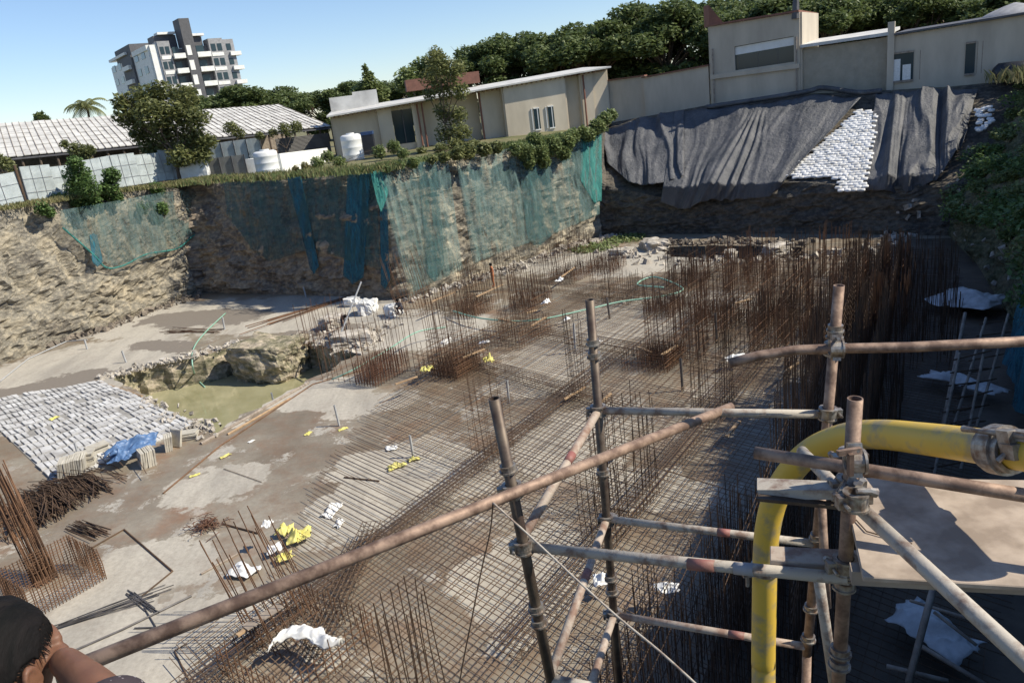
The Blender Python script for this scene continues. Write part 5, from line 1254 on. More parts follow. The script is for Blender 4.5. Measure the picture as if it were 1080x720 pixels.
# stub pipes standing in the floor
for px, py, hh, r, mt, lb in [(358, 449, 1.0, .05, pvc, 'grey stub pipe standing in mud beside the pale patch below the pond'), (436, 482, .95, .05, pvc, 'grey stub pipe at the edge of the big pale patch'), (292, 440, 1.5, .05, pvc, 'grey stub pipe standing in the green pond'),
     (133, 382, .8, .06, pvc, 'grey stub pipe on the pale slab left of the pond'), (92, 368, .7, .06, pvc, 'grey stub pipe with a cap on the far left slab'), (237, 347, .9, .06, pvc, 'pale stub pipe on the slab behind the rock block'), (323, 314, .9, .06, pvc, 'stub pipe at the edge of the rock face shadow'),
     (537, 425, 1.1, .05, pvc, 'grey stub pipe in the mat right of the thin bars'), (720, 412, 1.5, .06, steelg, 'dark stub pipe standing in the mat in line with the tube end'), (643, 336, 1.3, .06, steelg, 'grey stub pipe just right of the grey standard top'), (756, 362, 1.6, .06, steelg, 'dark stub pipe among the far column bars'), (607, 372, 1.6, .06, pvc, 'grey stub pipe inside the very slim bar cluster'), (84, 486, .9, .05, pvc, 'thin grey pipe standing at the edge of the stone paving')]:
    b = at(px, py, -2.2 if 'in the green pond' in lb else 0); mb = MB(); d = V((uni(-.06, .06), uni(-.06, .06), hh)); mb.pipe(b, b + d, r, r * .8, 12); tag(mb.build('stub_pipe', mt, smooth=False), lb, 'pipe')
# timber offcuts lying over the cages
for x0, y0, x1, y1, z, lb in [(488, 377, 511, 368, .9, 'pale batten at the foot of the tallest column cage'), (417, 405, 440, 397, .9, 'pale batten on the front corner of the dark red footing cage'), (560, 344, 576, 334, .9, 'pale batten on the right of the square pile-cap cage'), (526, 336, 543, 340, .9, 'pale batten on the left of the square pile-cap cage'), (592, 292, 606, 282, .8, 'short batten among the bars below the netted face'), (595, 421, 617, 408, .4, 'pale batten just left of the grey standard'), (631, 427, 644, 415, .5, 'pale batten just right of the grey standard'), (698, 374, 714, 364, .8, 'pale batten on the low cage behind the scaffold'), (673, 366, 686, 371, .7, 'short batten left of the slim column bars'), (775, 320, 792, 315, 1.0, 'pale batten in the far thicket'), (828, 392, 842, 382, .8, 'pale batten below the curved top rail'), (766, 460, 780, 444, .6, 'pale batten right of the big tube end'), (648, 480, 662, 468, .6, 'stick on the bars seen below the big tube'), (502, 313, 530, 300, 1.0, 'long pale plank near the orange worker'), (455, 318, 480, 308, 1.2, 'long pale plank near the dark-shirted worker'), (250, 670, 282, 648, .95, 'wooden batten on the low dark cage'), (555, 330, 566, 327, .8, 'short batten behind the second tall column')]:
    a = at(x0, y0, z); b = at(x1, y1, z); d = b - a; mb = MB(); mb.box((a + b) / 2, (d.length, .11, .06), Matrix.Rotation(math.atan2(d.y, d.x), 3, 'Z')); tag(mb.build('timber_batten', wood), lb, 'batten')
a = at(258, 662, 1.0); b = at(296, 638, 1.0); d = b - a; mb = MB(); mb.box((a + b) / 2, (d.length, .32, .03), Matrix.Rotation(math.atan2(d.y, d.x), 3, 'Z')); tag(mb.build('plank', woodp), 'broad pale plank on the near low cage left of the white cloth', 'plank')
# sacks and cloths
for px, py, w, l, hh, mt, z, lb, cat in [(316, 566, .75, .6, .4, yelp, .15, 'bright yellow sacks heaped by the leaning bars', 'sacks'), (300, 560, .55, .5, .35, yelp, .15, 'yellow sack left of the bright yellow heap', 'sack'), (290, 580, .5, .5, .3, whites, .15, 'white sack half under the yellow heap', 'sack'), (300, 588, .5, .4, .25, yelp, .15, 'yellow sack at the front of the heap', 'sack'),
      (450, 391, .6, .5, .4, yelp, .6, 'small yellow sack right of the dark red footing cage', 'sack'), (515, 381, .6, .5, .4, yelp, .4, 'small yellow sack right of the tallest column cage', 'sack'), (418, 492, .7, .35, .15, yelp, .05, 'flat yellow sack beside the stub pipe on the pale patch', 'sack'), (437, 484, .5, .3, .12, yelp, .05, 'yellow scrap touching the stub pipe on the pale patch', 'sack'), (413, 472, .5, .4, .06, whites, .05, 'white sheet scrap behind the flat yellow sack', 'scrap'),
      (237, 481, .5, .25, .06, yelp, .02, 'yellow scrap on the mud nearest the slab row', 'scrap'), (325, 457, .4, .25, .06, yelp, .02, 'yellow scrap on the mud nearest the pond', 'scrap'), (362, 452, .45, .2, .06, yelp, .02, 'yellow scrap right of the stub pipe in mud', 'scrap'), (205, 501, .4, .2, .05, yelp, .02, 'yellow scrap below the pond corner', 'scrap'), (265, 465, .3, .2, .05, whites, .02, 'small pale scrap in the mud below the pond', 'scrap'),
      (258, 602, .62, .9, .25, whites, .1, 'crumpled white paper bag standing left of the yellow heap', 'bag'), (350, 538, .9, .5, .16, whites, .03, 'crushed grey and white bags on the pale patch', 'bag'), (358, 552, .5, .3, .12, whites, .03, 'white scrap just in front of the crushed bags', 'bag'), (282, 553, .4, .3, .2, whites, .9, 'white tile scrap on the batten', 'scrap'),
      (57, 441, .5, .3, .12, yelp, .12, 'yellow scrap lying on the stone paving', 'scrap'), (630, 361, .5, .3, .2, whites, .4, 'white scrap left of the slim column bars', 'scrap'), (598, 337, .35, .3, .2, whites, .4, 'white canister-like bag on the mat before the grey standard', 'bag'), (576, 320, .5, .4, .3, whites, .5, 'small white bag right of the second tall column', 'bag'), (511, 361, .6, .3, .12, whites, .3, 'flat white bag behind the pale batten', 'bag'), (590, 296, .5, .4, .3, whites, .7, 'white bag among the bars below the netted face', 'bag'), (470, 362, .7, .4, .3, whites, .7, 'white bag caught in the tallest column cage', 'bag')]:
    crumple('sack' if cat.startswith('sack') else 'scrap', px, py, w, l, hh, mt, lb, cat, uni(0, 90), z, px * .37, 24)
# long white cloth on the near cage
mb = MB(); vs = []; pts = [(286, 684), (296, 671), (312, 666), (330, 668), (344, 678), (360, 678)]
for i in range(61):
    x, y = poly_at(pts, i / 60); c = at(x, y, .74); w = .13 + .10 * noise.noise(V((i * .09, 0, 7))) + .09 * math.sin(i / 60 * 3.14)
    for j in range(15):
        s_ = (j / 14 - .5) * 2; g = fbm(V((i * .11, s_ * 1.1, 3)), 1.0, 5)
        vs.append(c + V((s_ * w * .35 + g * .05, s_ * w + g * .06, .12 * (1 - s_ * s_) + g * .12)))
mb.add(vs, [(i * 15 + j, (i + 1) * 15 + j, (i + 1) * 15 + j + 1, i * 15 + j + 1) for i in range(60) for j in range(14)])
o = mb.build('long_cloth', whites, smooth=True); o.modifiers.new('t', 'SOLIDIFY').thickness = .015; tag(o, 'long twisted white cloth lying over the near low cage', 'cloth')
# green drum-like mesh patch by the far pit
mb = MB()
for px, py, s in ((625, 262, 2.2), (660, 252, 2.0)):
    b = at(px, py); crown(mb, [((b.x, b.y, .05), s)], 900, .22, .12)
kind(mb.build('weeds', lf_pale), 'stuff')

ORD = ['leftmost', 'second', 'third', 'fourth', 'fifth', 'sixth', 'seventh', 'eighth', 'ninth', 'tenth', 'eleventh', 'twelfth', 'thirteenth', 'fourteenth', 'fifteenth', 'sixteenth', 'seventeenth', 'eighteenth', 'nineteenth', 'twentieth', 'twenty-first', 'twenty-second', 'twenty-third', 'twenty-fourth', 'twenty-fifth', 'twenty-sixth', 'twenty-seventh', 'twenty-eighth']
def order(old, fmt):
    L = sorted([o for o in bpy.data.objects if o.get('label') == old], key=lambda o: pix(o.location + V((0, 0, 1)))[0])
    for k, o in enumerate(L): o['label'] = fmt % (ORD[k] if k == 0 else ORD[k] + ' from the left')
order('distant dark tree in the low tree line between the apartment block and the long building', '%s of the distant dark trees between the apartment block and long building')
order('tall dark spreading tree in the dense belt behind the long building', '%s of the tall dark trees behind the long building')
order('tall dark spreading tree behind the right end of the building row', '%s of the tall dark trees behind the right half of the row')
order('rusty column starter bars among the row below the netted rock face', '%s of the rusty bar clusters below the netted face')
order('dense tall rusty column bars in the thicket before the far earth face', '%s of the tall bar clusters in the far thicket')
# ------------------------------------------------------------------ foreground scaffold
SC = thing('tube_scaffold', 'rusty steel tube scaffold with couplers in the right foreground', 'scaffold', None, at_d(885, 560, 2.8))
def tubep(name, p0, p1, mat, r=.0242, label=None, hollow=True):
    mb = MB(); mb.pipe(p0, p1, r, r * .82, 28)
    o = part(mb, name, mat, SC, False, label); o.data.polygons.foreach_set('use_smooth', [i < 28 for i in range(len(o.data.polygons))]); return o
def vert(x1, y1, d1, x2, y2):
    P1 = at_d(x1, y1, d1); r = ray(x2, y2); t = (P1.x * r.x + P1.y * r.y) / (r.x ** 2 + r.y ** 2); return P1, EYE + r * t
def ext(P1, P2, z=0.):
    d = (P2 - P1); t = (z - P1.z) / d.z; 
    q = P1 + d * t; m_ = P2 + V(((q.x - P2.x) * .35, (q.y - P2.y) * .35, z - P2.z)); return V((m_.x, m_.y, z))
def posttube(x1, y1, d1, x2, y2, mat, label, r=.0242):
    P1, P2 = vert(x1, y1, d1, x2, y2); tubep('standard', P1, P2, mat, r, label)
    tubep('standard_base', P2, ext(P1, P2), mat, r * 1.0); return P1, P2
A1, A2 = posttube(521, 420, 3.12, 582, 722, tube_dk, 'dark leaning standard with an open top left of the others')
B1, B2 = posttube(622, 316, 4.0, 653, 722, tube_dk, 'slim grey standard in the middle')
C1, C2 = posttube(885, 301, 3.45, 851, 690, tube_br, 'brown standard rising highest at the right')
D1, D2 = posttube(902, 420, 2.45, 884, 722, tube_br, 'near brown standard with an open top')
def onl(P1, P2, x, y):        # point of a tube nearest a sight line
    d = (P2 - P1).normalized(); r = ray(x, y).normalized(); w = P1 - EYE; b = d.dot(r); t = (b * w.dot(r) - w.dot(d)) / (1 - b * b); return P1 + d * t
fwd = (at_d(540, 360, 1) - EYE).normalized()
def dep(p): return (V(p) - EYE).dot(fwd)
# big raking tube
T1 = tubep('rail', at_d(58, 712, 2.12), at_d(771, 429, 3.95), tube_br, .0242, 'long brown tube raking across the picture')
# coupler shapes
def coupler(p, ax, r=.03, name='coupler', tilt=0., flap=True):
    ax = V(ax).normalized(); x = ax.cross(fwd).normalized(); y = ax.cross(x); mb = MB(); p = V(p)
    mb.pipe(p - ax * .024, p + ax * .024, r + .009, r - .002, 20)
    mb.pipe(p - ax * .030, p - ax * .022, r + .014, r - .002, 20); mb.pipe(p + ax * .022, p + ax * .030, r + .014, r - .002, 20)
    RM = Matrix((x, y, ax)).transposed(); s = random.choice((-1, 1))
    mb.box(p + x * s * (r + .02), (.03, .03, .042), RM); mb.path([p + x * s * (r + .018) - y * .045, p + x * s * (r + .018) + y * .05], .0065, 8); mb.path([p + x * s * (r + .018) - y * .05, p + x * s * (r + .018) - y * .035], .012, 6)
    if flap: mb.box(p - x * s * (r + .012) , (.022, .02, .034), RM)
    return part(mb, name, galv, SC)
random.seed(2)
axA = A2 - A1; axB = B2 - B1; axC = C2 - C1; axD = D2 - D1
def ring(P1, P2, x, y, full=False):
    p = onl(P1, P2, x, y); ax = (P2 - P1).normalized()
    if full: return coupler(p, ax)
    mb = MB(); mb.pipe(p - ax * .012, p + ax * .012, .034, .022, 20); mb.pipe(p + ax * .012, p + ax * .02, .040, .03, 20)
    return part(mb, 'spigot_ring', galv, SC)
for x, y in ((534, 493), (558, 573), (563, 640), (566, 655)): ring(A1, A2, x, y)
for x, y in ((544, 516), (560, 574)): ring(A1, A2, x, y, True)
for x, y in ((624, 360), (625, 374), (630, 497), (640, 608), (643, 622)): ring(B1, B2, x, y)
for x, y in ((628, 433), (637, 548), (645, 648)): ring(B1, B2, x, y, True)
for x, y in ((880, 345), (878, 352), (862, 565), (857, 640), (855, 672)): ring(C1, C2, x, y)
for x, y in ((882, 368), (874, 436)): ring(C1, C2, x, y, True)
for x, y in ((892, 603), (891, 615), (888, 685), (887, 698)): ring(D1, D2, x, y)
for x, y in ((899, 484), (897, 512), (893, 596)): ring(D1, D2, x, y, True)
pA = onl(A1, A2, 560, 577); pD = onl(D1, D2, 890, 607)
L1 = tubep('ledger', pA + (at_d(562, 577, dep(pA)) - pA), pD - fwd * .03, tube_gr, .0225, 'near cement-splashed ledger with a red band')
pB = onl(B1, B2, 628, 433); pC = onl(C1, C2, 875, 437)
tubep('ledger', pB, pC, tube_gr, .0215, 'upper grey ledger to the highest standard')
pB2 = onl(B1, B2, 637, 547); pC2 = onl(C1, C2, 866, 574); tubep('ledger', pB2, pC2, tube_gr, .0215, 'middle ledger')
pB3 = onl(B1, B2, 645, 648); pC3 = onl(C1, C2, 857, 683); tubep('ledger', pB3, pC3, tube_pk, .0215, 'lowest ledger')
tubep('transom', pB, onl(A1, A2, 557, 566), tube_pk, .0225); tubep('transom', pB2, onl(A1, A2, 582, 712), tube_pk, .0225); 
tubep('transom', pB3, pB3.lerp(onl(A1, A2, 600, 800), .55) , tube_pk, .0225)
tubep('ledger', onl(A1, A2, 583, 715), at_d(640, 727, 3.5), tube_gr, .0225)
def band(p0, p1, t0, t1, r, mat):
    a = V(p0).lerp(p1, t0); b = V(p0).lerp(p1, t1); mb = MB(); mb.pipe(a, b, r + .0008, r - .001, 28); part(mb, 'painted_band', mat, SC, True)
pD_ = pD - fwd * .03
band(pA, pD_, .565, .645, .0225, redp); band(pA, pD_, .70, .755, .0225, midg); band(pB2, pC2, .56, .62, .0215, redp); band(pB3, pC3, .62, .70, .0215, redp); band(pB, onl(A1, A2, 557, 566), .40, .47, .0225, redp); band(pB2, onl(A1, A2, 582, 712), .38, .45, .0225, redp)
# bent top rail
q = [at_d(769, 383, 3.6), at_d(800, 375, 3.58), at_d(840, 369, 3.54), at_d(885, 367.5, 3.50), at_d(960, 366, 3.4), at_d(1180, 355, 3.2)]; mb = MB(); mb.path(q, .0235, 20); part(mb, 'top_rail', tube_br, SC, True, 'long level rail bent at its left end')
coupler(at_d(882, 368, 3.46), (at_d(960, 366, 3.4) - at_d(840, 369, 3.5)))
tubep('rail', at_d(796, 477, 2.62), at_d(1200, 541, 2.12), tube_br, .0215, 'reddish brown rail crossing the near standard')
tubep('transom', at_d(846, 476, 3.2), at_d(900, 532, 2.52), tube_gr, .0235); tubep('brace', at_d(893, 522, 2.50), at_d(1120, 732, 1.75), tube_gr, .0235, 'speckled cement-crusted tube slanting down to the right corner')
tubep('brace', at_d(866, 520, 3.5), at_d(872, 640, 3.6), tube_br, .02); tubep('brace', at_d(862, 600, 3.3), at_d(880, 724, 3.6), tube_gr, .0235, 'pale inclined tube beside the highest standard')
for x, y, d_, ax in ((902, 487, 2.40, V((1, -.2, 0))), (893, 522, 2.42, V((1, -.7, -.6))), (903, 527, 2.36, V((0, 0, 1))), (888, 512, 2.6, V((1, -.7, -.6)))): coupler(at_d(x, y, d_), ax, .026)
# swivel bolts hanging at the node
mb = MB(); c = at_d(907, 520, 2.33); mb.path([c + V((-.01, 0, .01)), c + V((.03, 0, .004)), c + V((.05, .0, -.006))], [.008, .011, .016], 8); mb.path([c + V((0, 0, -.02)) + V((.014 * math.cos(k / 10 * 6.283), 0, .014 * math.sin(k / 10 * 6.283))) for k in range(11)], .005, 6); part(mb, 'coupler_bolt', galv, SC)
mb = MB(); c = at_d(897, 488, 2.36); RM = Matrix.Identity(3); mb.box(c + V((.0, 0, -.005)), (.014, .02, .075), RM); mb.box(c + V((0, .01, .035)), (.075, .02, .018), RM, jit=.004); part(mb, 'coupler_jaw', tube_br, SC)
# channel piece and short board at the left of the near standard
def slab4(px, d_, th, name, mat, par, label=None):
    q = [at_d(x, y, k) for (x, y), k in zip(px, d_)]; nn = (q[1] - q[0]).cross(q[3] - q[0]).normalized() * th
    mb = MB(); mb.add(q + [x - nn for x in q], [(0, 1, 2, 3), (7, 6, 5, 4), (0, 4, 5, 1), (1, 5, 6, 2), (2, 6, 7, 3), (3, 7, 4, 0)]); return part(mb, name, mat, par, False, label) if par else mb.build(name, mat)
slab4([(800, 513), (884, 517), (886, 527), (800, 526)], [2.75, 2.6, 2.52, 2.66], .035, 'steel_channel', tube_gr, SC)
mb = MB(); a, b = at_d(800, 529, 2.64), at_d(886, 529, 2.52); mb.box((a + b) / 2, ((b - a).length, .03, .012), Matrix.Rotation(math.atan2((b - a).y, (b - a).x), 3, 'Z')); part(mb, 'channel_lip', tube_dk, SC)
# boards
def level_board(px, z, th, name, label, mat):
    q = [at(x, y, z) for x, y in px]; mb = MB(); mb.add(q + [x - V((0, 0, th)) for x in q], [(0, 3, 2, 1), (4, 5, 6, 7), (0, 1, 5, 4), (1, 2, 6, 5), (2, 3, 7, 6), (3, 0, 4, 7)])
    o = mb.build(name, mat); bv = o.modifiers.new('b', 'BEVEL'); bv.width = .003; return tag(o, label, 'board')
zb = at_d(912, 609, 2.3).z; print('board z', zb)
level_board([(888, 503), (1190, 507), (1240, 628), (910, 608)], zb, .018, 'platform_board', 'pinkish grey plywood platform board behind the near standard', ply)
level_board([(812, 575), (915, 580), (915, 598), (812, 590)], at_d(860, 590, 2.75).z, .03, 'plank', 'short pinkish plank left of the near standard', tube_pk)
mb = MB(); 
for px in ((905, 618), (1100, 628)): 
    a = at(px[0], px[1] - 8, zb - .045); 
a = at(905, 606, zb - .02); b = at(1200, 622, zb - .02); mb.box((a + b) / 2 + V((0, .05, -.03)), ((b - a).length, .05, .05), Matrix.Rotation(math.atan2((b - a).y, (b - a).x), 3, 'Z')); tag(mb.build('board_bearer', woodp), 'timber bearer under the front edge of the plywood board', 'timber')
mb = MB(); a = at(912, 558, zb + .006); b = at(960, 574, zb + .006); mb.path([at(903, 548, zb + .006), at(914, 560, zb + .006), at(935, 566, zb + .006), at(962, 573, zb + .006)], .0025, 5); tag(mb.build('wire', rustd), 'thin wire lying on the plywood board', 'wire')
# yellow pump pipe
YP = thing('pump_pipe', 'big worn yellow concrete pump pipe bent over at the right', 'pipe', None, at_d(805, 720, 3.9))
yp = [at_d(800, 1500, 4.6), at_d(805, 760, 4.05), at_d(805, 700, 3.95), at_d(806, 640, 3.85), at_d(807, 590, 3.78), at_d(810, 555, 3.72), at_d(819, 522, 3.65), at_d(838, 492, 3.55), at_d(862, 472, 3.42), at_d(895, 460, 3.25), at_d(930, 458, 3.05), at_d(970, 462, 2.83), at_d(1010, 467, 2.65), at_d(1045, 472, 2.5), at_d(1100, 480, 2.32), at_d(1200, 500, 2.05), at_d(1500, 560, 1.6)]
q = []
for i in range(1, len(yp) - 2):
    p0, p1, p2, p3 = yp[i - 1], yp[i], yp[i + 1], yp[i + 2]
    for s in range(8):
        t = s / 8; q.append(.5 * ((2 * p1) + (p2 - p0) * t + (2 * p0 - 5 * p1 + 4 * p2 - p3) * t * t + (3 * p1 - p0 - 3 * p2 + p3) * t ** 3))
bot = yp[1]; q = [V((bot.x, bot.y, 0.)), V((bot.x, bot.y, 6.))] + q
PR = .060
mb = MB(); mb.path(q, PR, 36); part(mb, 'pipe', yel, YP, True)
ctr = at_d(1056, 474, 2.45); axp = (at_d(1100, 480, 2.32) - at_d(1010, 467, 2.65)).normalized(); xx = axp.cross(V((0, 0, 1))).normalized(); zz = xx.cross(axp)
mb = MB(); 
for o_, r0 in ((-.036, PR + .012), (-.012, PR + .022), (.012, PR + .022), (.036, PR + .012)): mb.pipe(ctr + axp * (o_ - .012), ctr + axp * (o_ + .012), r0, PR - .002, 32)
cl_ = part(mb, 'coupling_clamp', galv, YP)
RM = Matrix((axp, xx, zz)).transposed(); mb = MB(); top_ = ctr + zz * (PR + .022) - xx * 0
fr = -(ctr - EYE).normalized()
lv = [at_d(1016, 452, 2.50), at_d(1030, 454, 2.44), at_d(1062, 457, 2.38), at_d(1095, 462, 2.28)]
mb.path(lv, [.011, .008, .013, .014], 12); mb.box(at_d(1062, 463, 2.37), (.045, .03, .06), RM); mb.box(at_d(1066, 476, 2.36), (.05, .028, .05), RM, jit=.004); mb.path([at_d(1052, 486, 2.38), at_d(1074, 466, 2.36)], .009, 8); mb.box(at_d(1078, 459, 2.34), (.07, .035, .03), RM)
o = part(mb, 'clamp_lever', galv, YP); o.parent = cl_
for x, y in ((800, 598),): 
    c = onl(yp[3], yp[4], x, y); mb = MB(); mb.pipe(c - V((0, 0, .02)), c + V((0, 0, .02)), PR + .008, PR - .002, 28); mb.box(c + V((-PR - .03, -.02, 0)), (.06, .03, .035)); mb.path([c + V((-PR - .04, -.03, -.07)), c + V((-PR - .04, -.03, .06))], .009, 8); part(mb, 'pipe_bracket', galv, YP)
# thin ropes and wires
rope('tie_wire', [at_d(520, 530, 2.95), at_d(517, 560, 3.0), at_d(508, 600, 3.05), at_d(498, 650, 3.1), at_d(488, 700, 3.2), at_d(478, 760, 3.3)], .003, rustd, 'thin brown wire hanging from the raking tube beside the first standard', 'wire')
rope('wire_rope', [at_d(520, 530, 2.95), at_d(560, 566, 2.9), at_d(640, 640, 2.7), at_d(700, 690, 2.55), at_d(760, 745, 2.4)], .004, tube_gr, 'thin grey wire slanting from the raking tube to the bottom edge', 'wire')

# ------------------------------------------------------------------ people
def skinbody(name, joints, edges, rad, sub=2):
    me = bpy.data.meshes.new(name); me.from_pydata([V(j) for j in joints], edges, []); o = bpy.data.objects.new(name, me); COL.objects.link(o)
    sm = o.modifiers.new('s', 'SKIN'); 
    for i, r in enumerate(rad):
        me.skin_vertices[0].data[i].radius = (r, r) if not hasattr(r, '__len__') else r
    me.skin_vertices[0].data[0].use_root = True
    sm.use_smooth_shade = True; s2 = o.modifiers.new('b', 'SUBSURF'); s2.levels = sub; s2.render_levels = sub
    dg = bpy.context.evaluated_depsgraph_get(); dg.update(); m2 = bpy.data.meshes.new_from_object(o.evaluated_get(dg)); o.modifiers.clear(); o.data = m2; return o
def worker(px, py, label, top, bottom, pose, face, hairm=None, z=0.25):
    b = at(px, py, z); fx = V((math.cos(R(face)), math.sin(R(face)), 0)); sd = V((-fx.y, fx.x, 0)); Z = V((0, 0, 1))
    def P3(f, s, h): return b + fx * f + sd * s + Z * h
    if pose == 'bend':
        J = [(0, 0, .92), (.2, 0, 1.08), (.42, 0, 1.16), (.55, 0, 1.16), (.68, 0, 1.14), (0, .1, .88), (.06, .13, .48), (-.05, .15, .06), (.12, .16, .03), (0, -.1, .88), (.1, -.13, .48), (.02, -.15, .06), (.2, -.16, .03), (.42, .19, 1.1), (.5, .22, .82), (.62, .16, .6), (.42, -.19, 1.1), (.52, -.22, .82), (.64, -.14, .62)]
    elif pose == 'squat':
        J = [(0, 0, .3), (.1, 0, .52), (.2, 0, .74), (.24, 0, .84), (.28, 0, .95), (0, .1, .28), (.36, .16, .5), (.12, .17, .07), (.3, .18, .04), (0, -.1, .28), (.36, -.16, .5), (.12, -.17, .07), (.3, -.18, .04), (.2, .19, .72), (.34, .24, .52), (.55, .14, .45), (.2, -.19, .72), (.34, -.24, .52), (.55, -.12, .45)]
    else:
        J = [(0, 0, .92), (.02, 0, 1.15), (.03, 0, 1.4), (.04, 0, 1.5), (.06, 0, 1.62), (0, .1, .88), (.04, .11, .48), (0, .12, .06), (.16, .13, .03), (0, -.1, .88), (.02, -.11, .48), (-.06, -.12, .06), (.1, -.13, .03), (.02, .2, 1.36), (.06, .25, 1.08), (.24, .2, .94), (.02, -.2, 1.36), (.04, -.25, 1.08), (.22, -.18, .98)]
    E = [(0, 1), (1, 2), (2, 3), (3, 4), (0, 5), (5, 6), (6, 7), (7, 8), (0, 9), (9, 10), (10, 11), (11, 12), (2, 13), (13, 14), (14, 15), (2, 16), (16, 17), (17, 18)]
    rd = [.13, .13, .14, .055, .095, .095, .065, .042, .04, .095, .065, .042, .04, .06, .045, .035, .06, .045, .035]
    W_ = [P3(*j) for j in J]; o = skinbody('person', W_, E, rd); me = o.data; me.materials.clear()
    for mt in (skin, top, bottom): me.materials.append(mt)
    seg_m = {(3, 4): 0, (0, 1): 1, (1, 2): 1, (2, 3): 1, (2, 13): 1, (13, 14): 1, (14, 15): 0, (2, 16): 1, (16, 17): 1, (17, 18): 0}
    for pg in me.polygons:
        c = pg.center; best = 9; mi_ = 2
        for e in E:
            a, d = W_[e[0]], W_[e[1]] - W_[e[0]]; t = max(0, min(1, (c - a).dot(d) / d.length_squared)); ds = (c - a - d * t).length
            if ds < best: best = ds; mi_ = seg_m.get(e, 2)
        pg.material_index = mi_
    tag(o, label, 'person'); hd = W_[4]; bm = bmesh.new(); bmesh.ops.create_uvsphere(bm, u_segments=14, v_segments=9, radius=.112, matrix=Matrix.Translation(hd + Z * .03 - fx * .015)); m3 = bpy.data.meshes.new('hair'); bm.to_mesh(m3); bm.free(); m3.materials.append(hairm or hair); h = bpy.data.objects.new('hair', m3); COL.objects.link(h); h.parent = o; return o
worker(364, 350, 'person in dark clothes bending over between the white heaps', darkcl, greycl, 'bend', -60)
worker(424, 330, 'person squatting beside the white heap at the foot of the netted corner', greycl, darkcl, 'squat', -120)
worker(481, 282, 'person in a dark shirt standing in the bars below the netted face', darkcl, greycl, 'stand', -90)
worker(521, 302, 'person in orange clothes standing in the bars below the netted face', orange, orange, 'stand', 200)
mb = MB(); a = at(360, 350, 1.2); b = at_Y(381, 297, a.y + 1.2); mb.tube(a, b, .05, 8); tag(mb.build('long_pole', pvc), 'pale pole slanting up beside the bending worker', 'pole')

# foreground person, seen from behind at the lower left corner
hp = at_d(-4, 709, 1.33); fx = V((.30, .95, 0)).normalized(); sd = V((fx.y, -fx.x, 0)); Z = V((0, 0, 1))   # sd = the person's right
def P3(f, s, h): return hp + fx * f + sd * s + Z * h
el = at_d(128, 733, 1.20); hnd = at_d(62, 692, 1.36)
J = [P3(-.12, 0, -.95), P3(-.10, 0, -.70), P3(-.08, 0, -.42), P3(-.06, 0, -.27), P3(-.03, 0, -.18), P3(-.02, 0, -.05),
     P3(-.08, .17, -.31), el + V((-.02, 0, -.02)), at_d(86, 712, 1.29), hnd,
     P3(-.08, -.17, -.31), P3(.08, -.26, -.5), P3(.3, -.2, -.55), P3(.36, -.18, -.55),
     P3(-.10, .1, -.97), P3(.32, .14, -.72), P3(.2, .15, -1.12), P3(.38, .16, -1.16), P3(-.10, -.1, -.97), P3(.32, -.14, -.72), P3(.2, -.15, -1.12), P3(.38, -.16, -1.16)]
E = [(0, 1), (1, 2), (2, 3), (3, 4), (4, 5), (3, 6), (6, 7), (7, 8), (8, 9), (3, 10), (10, 11), (11, 12), (12, 13), (0, 14), (14, 15), (15, 16), (16, 17), (0, 18), (18, 19), (19, 20), (20, 21)]
rd = [.14, .13, .15, .10, .055, .055, .065, .045, .031, .026, .065, .045, .032, .035, .10, .07, .045, .04, .10, .07, .045, .04]
pb = skinbody('person', J, E, rd, 3)
# head, hand: modelled, then fused with the body into one skin
def headmesh():
    bm = bmesh.new(); bmesh.ops.create_icosphere(bm, subdivisions=5, radius=1)
    for v_ in bm.verts:
        q = v_.co.copy(); x, y, z = q.x, q.y, q.z       # x forward, y right, z up
        f = x * .098; s = y * .074 * (1 - .18 * max(0, -z)); h = z * .118
        if z < 0: f += .0; f = f * (1 + .05 * -z) - (.02 * -z if x < 0 else 0)
        if x > 0: f += .012 * math.exp(-((z + .05) / .18) ** 2 - (y / .16) ** 2) * 1.6     # nose
        if x > 0: f -= .010 * math.exp(-((z - .12) / .14) ** 2) * (1 - math.exp(-(y / .12) ** 2)) * math.exp(-((abs(y) - .4) / .25) ** 2) # sockets
        if x > 0: f += .006 * math.exp(-((z + .42) / .07) ** 2 - (y / .25) ** 2)
        v_.co = hp + fx * f + sd * s + Z * h
    me = bpy.data.meshes.new('head'); bm.to_mesh(me); bm.free(); return me
bmj = bmesh.new(); bmj.from_mesh(pb.data); bmj.from_mesh(headmesh())
# ears
def ear(sg):
    bm = bmesh.new(); bmesh.ops.create_uvsphere(bm, u_segments=20, v_segments=14, radius=1)
    c = P3(-.004, sg * .082, -.006)
    for v_ in bm.verts:
        q = v_.co; r_ = math.hypot(q.x, q.z); d = .006 + (.006 if r_ > .72 else -.004) * (1 if q.y * sg > 0 else 0)
        tilt = q.x * .35
        v_.co = c + fx * (q.x * .021 - q.z * .004) + sd * (sg * (.002 + d * abs(q.y)) * (1 if q.y * sg > 0 else -1) + sg * .010 * (-q.x * .6 + .4)) + Z * (q.z * .034 * (1 - .2 * (q.z < 0)))
    me = bpy.data.meshes.new('ear'); bm.to_mesh(me); bm.free(); return me
for sg in (1, -1): bmj.from_mesh(ear(sg))
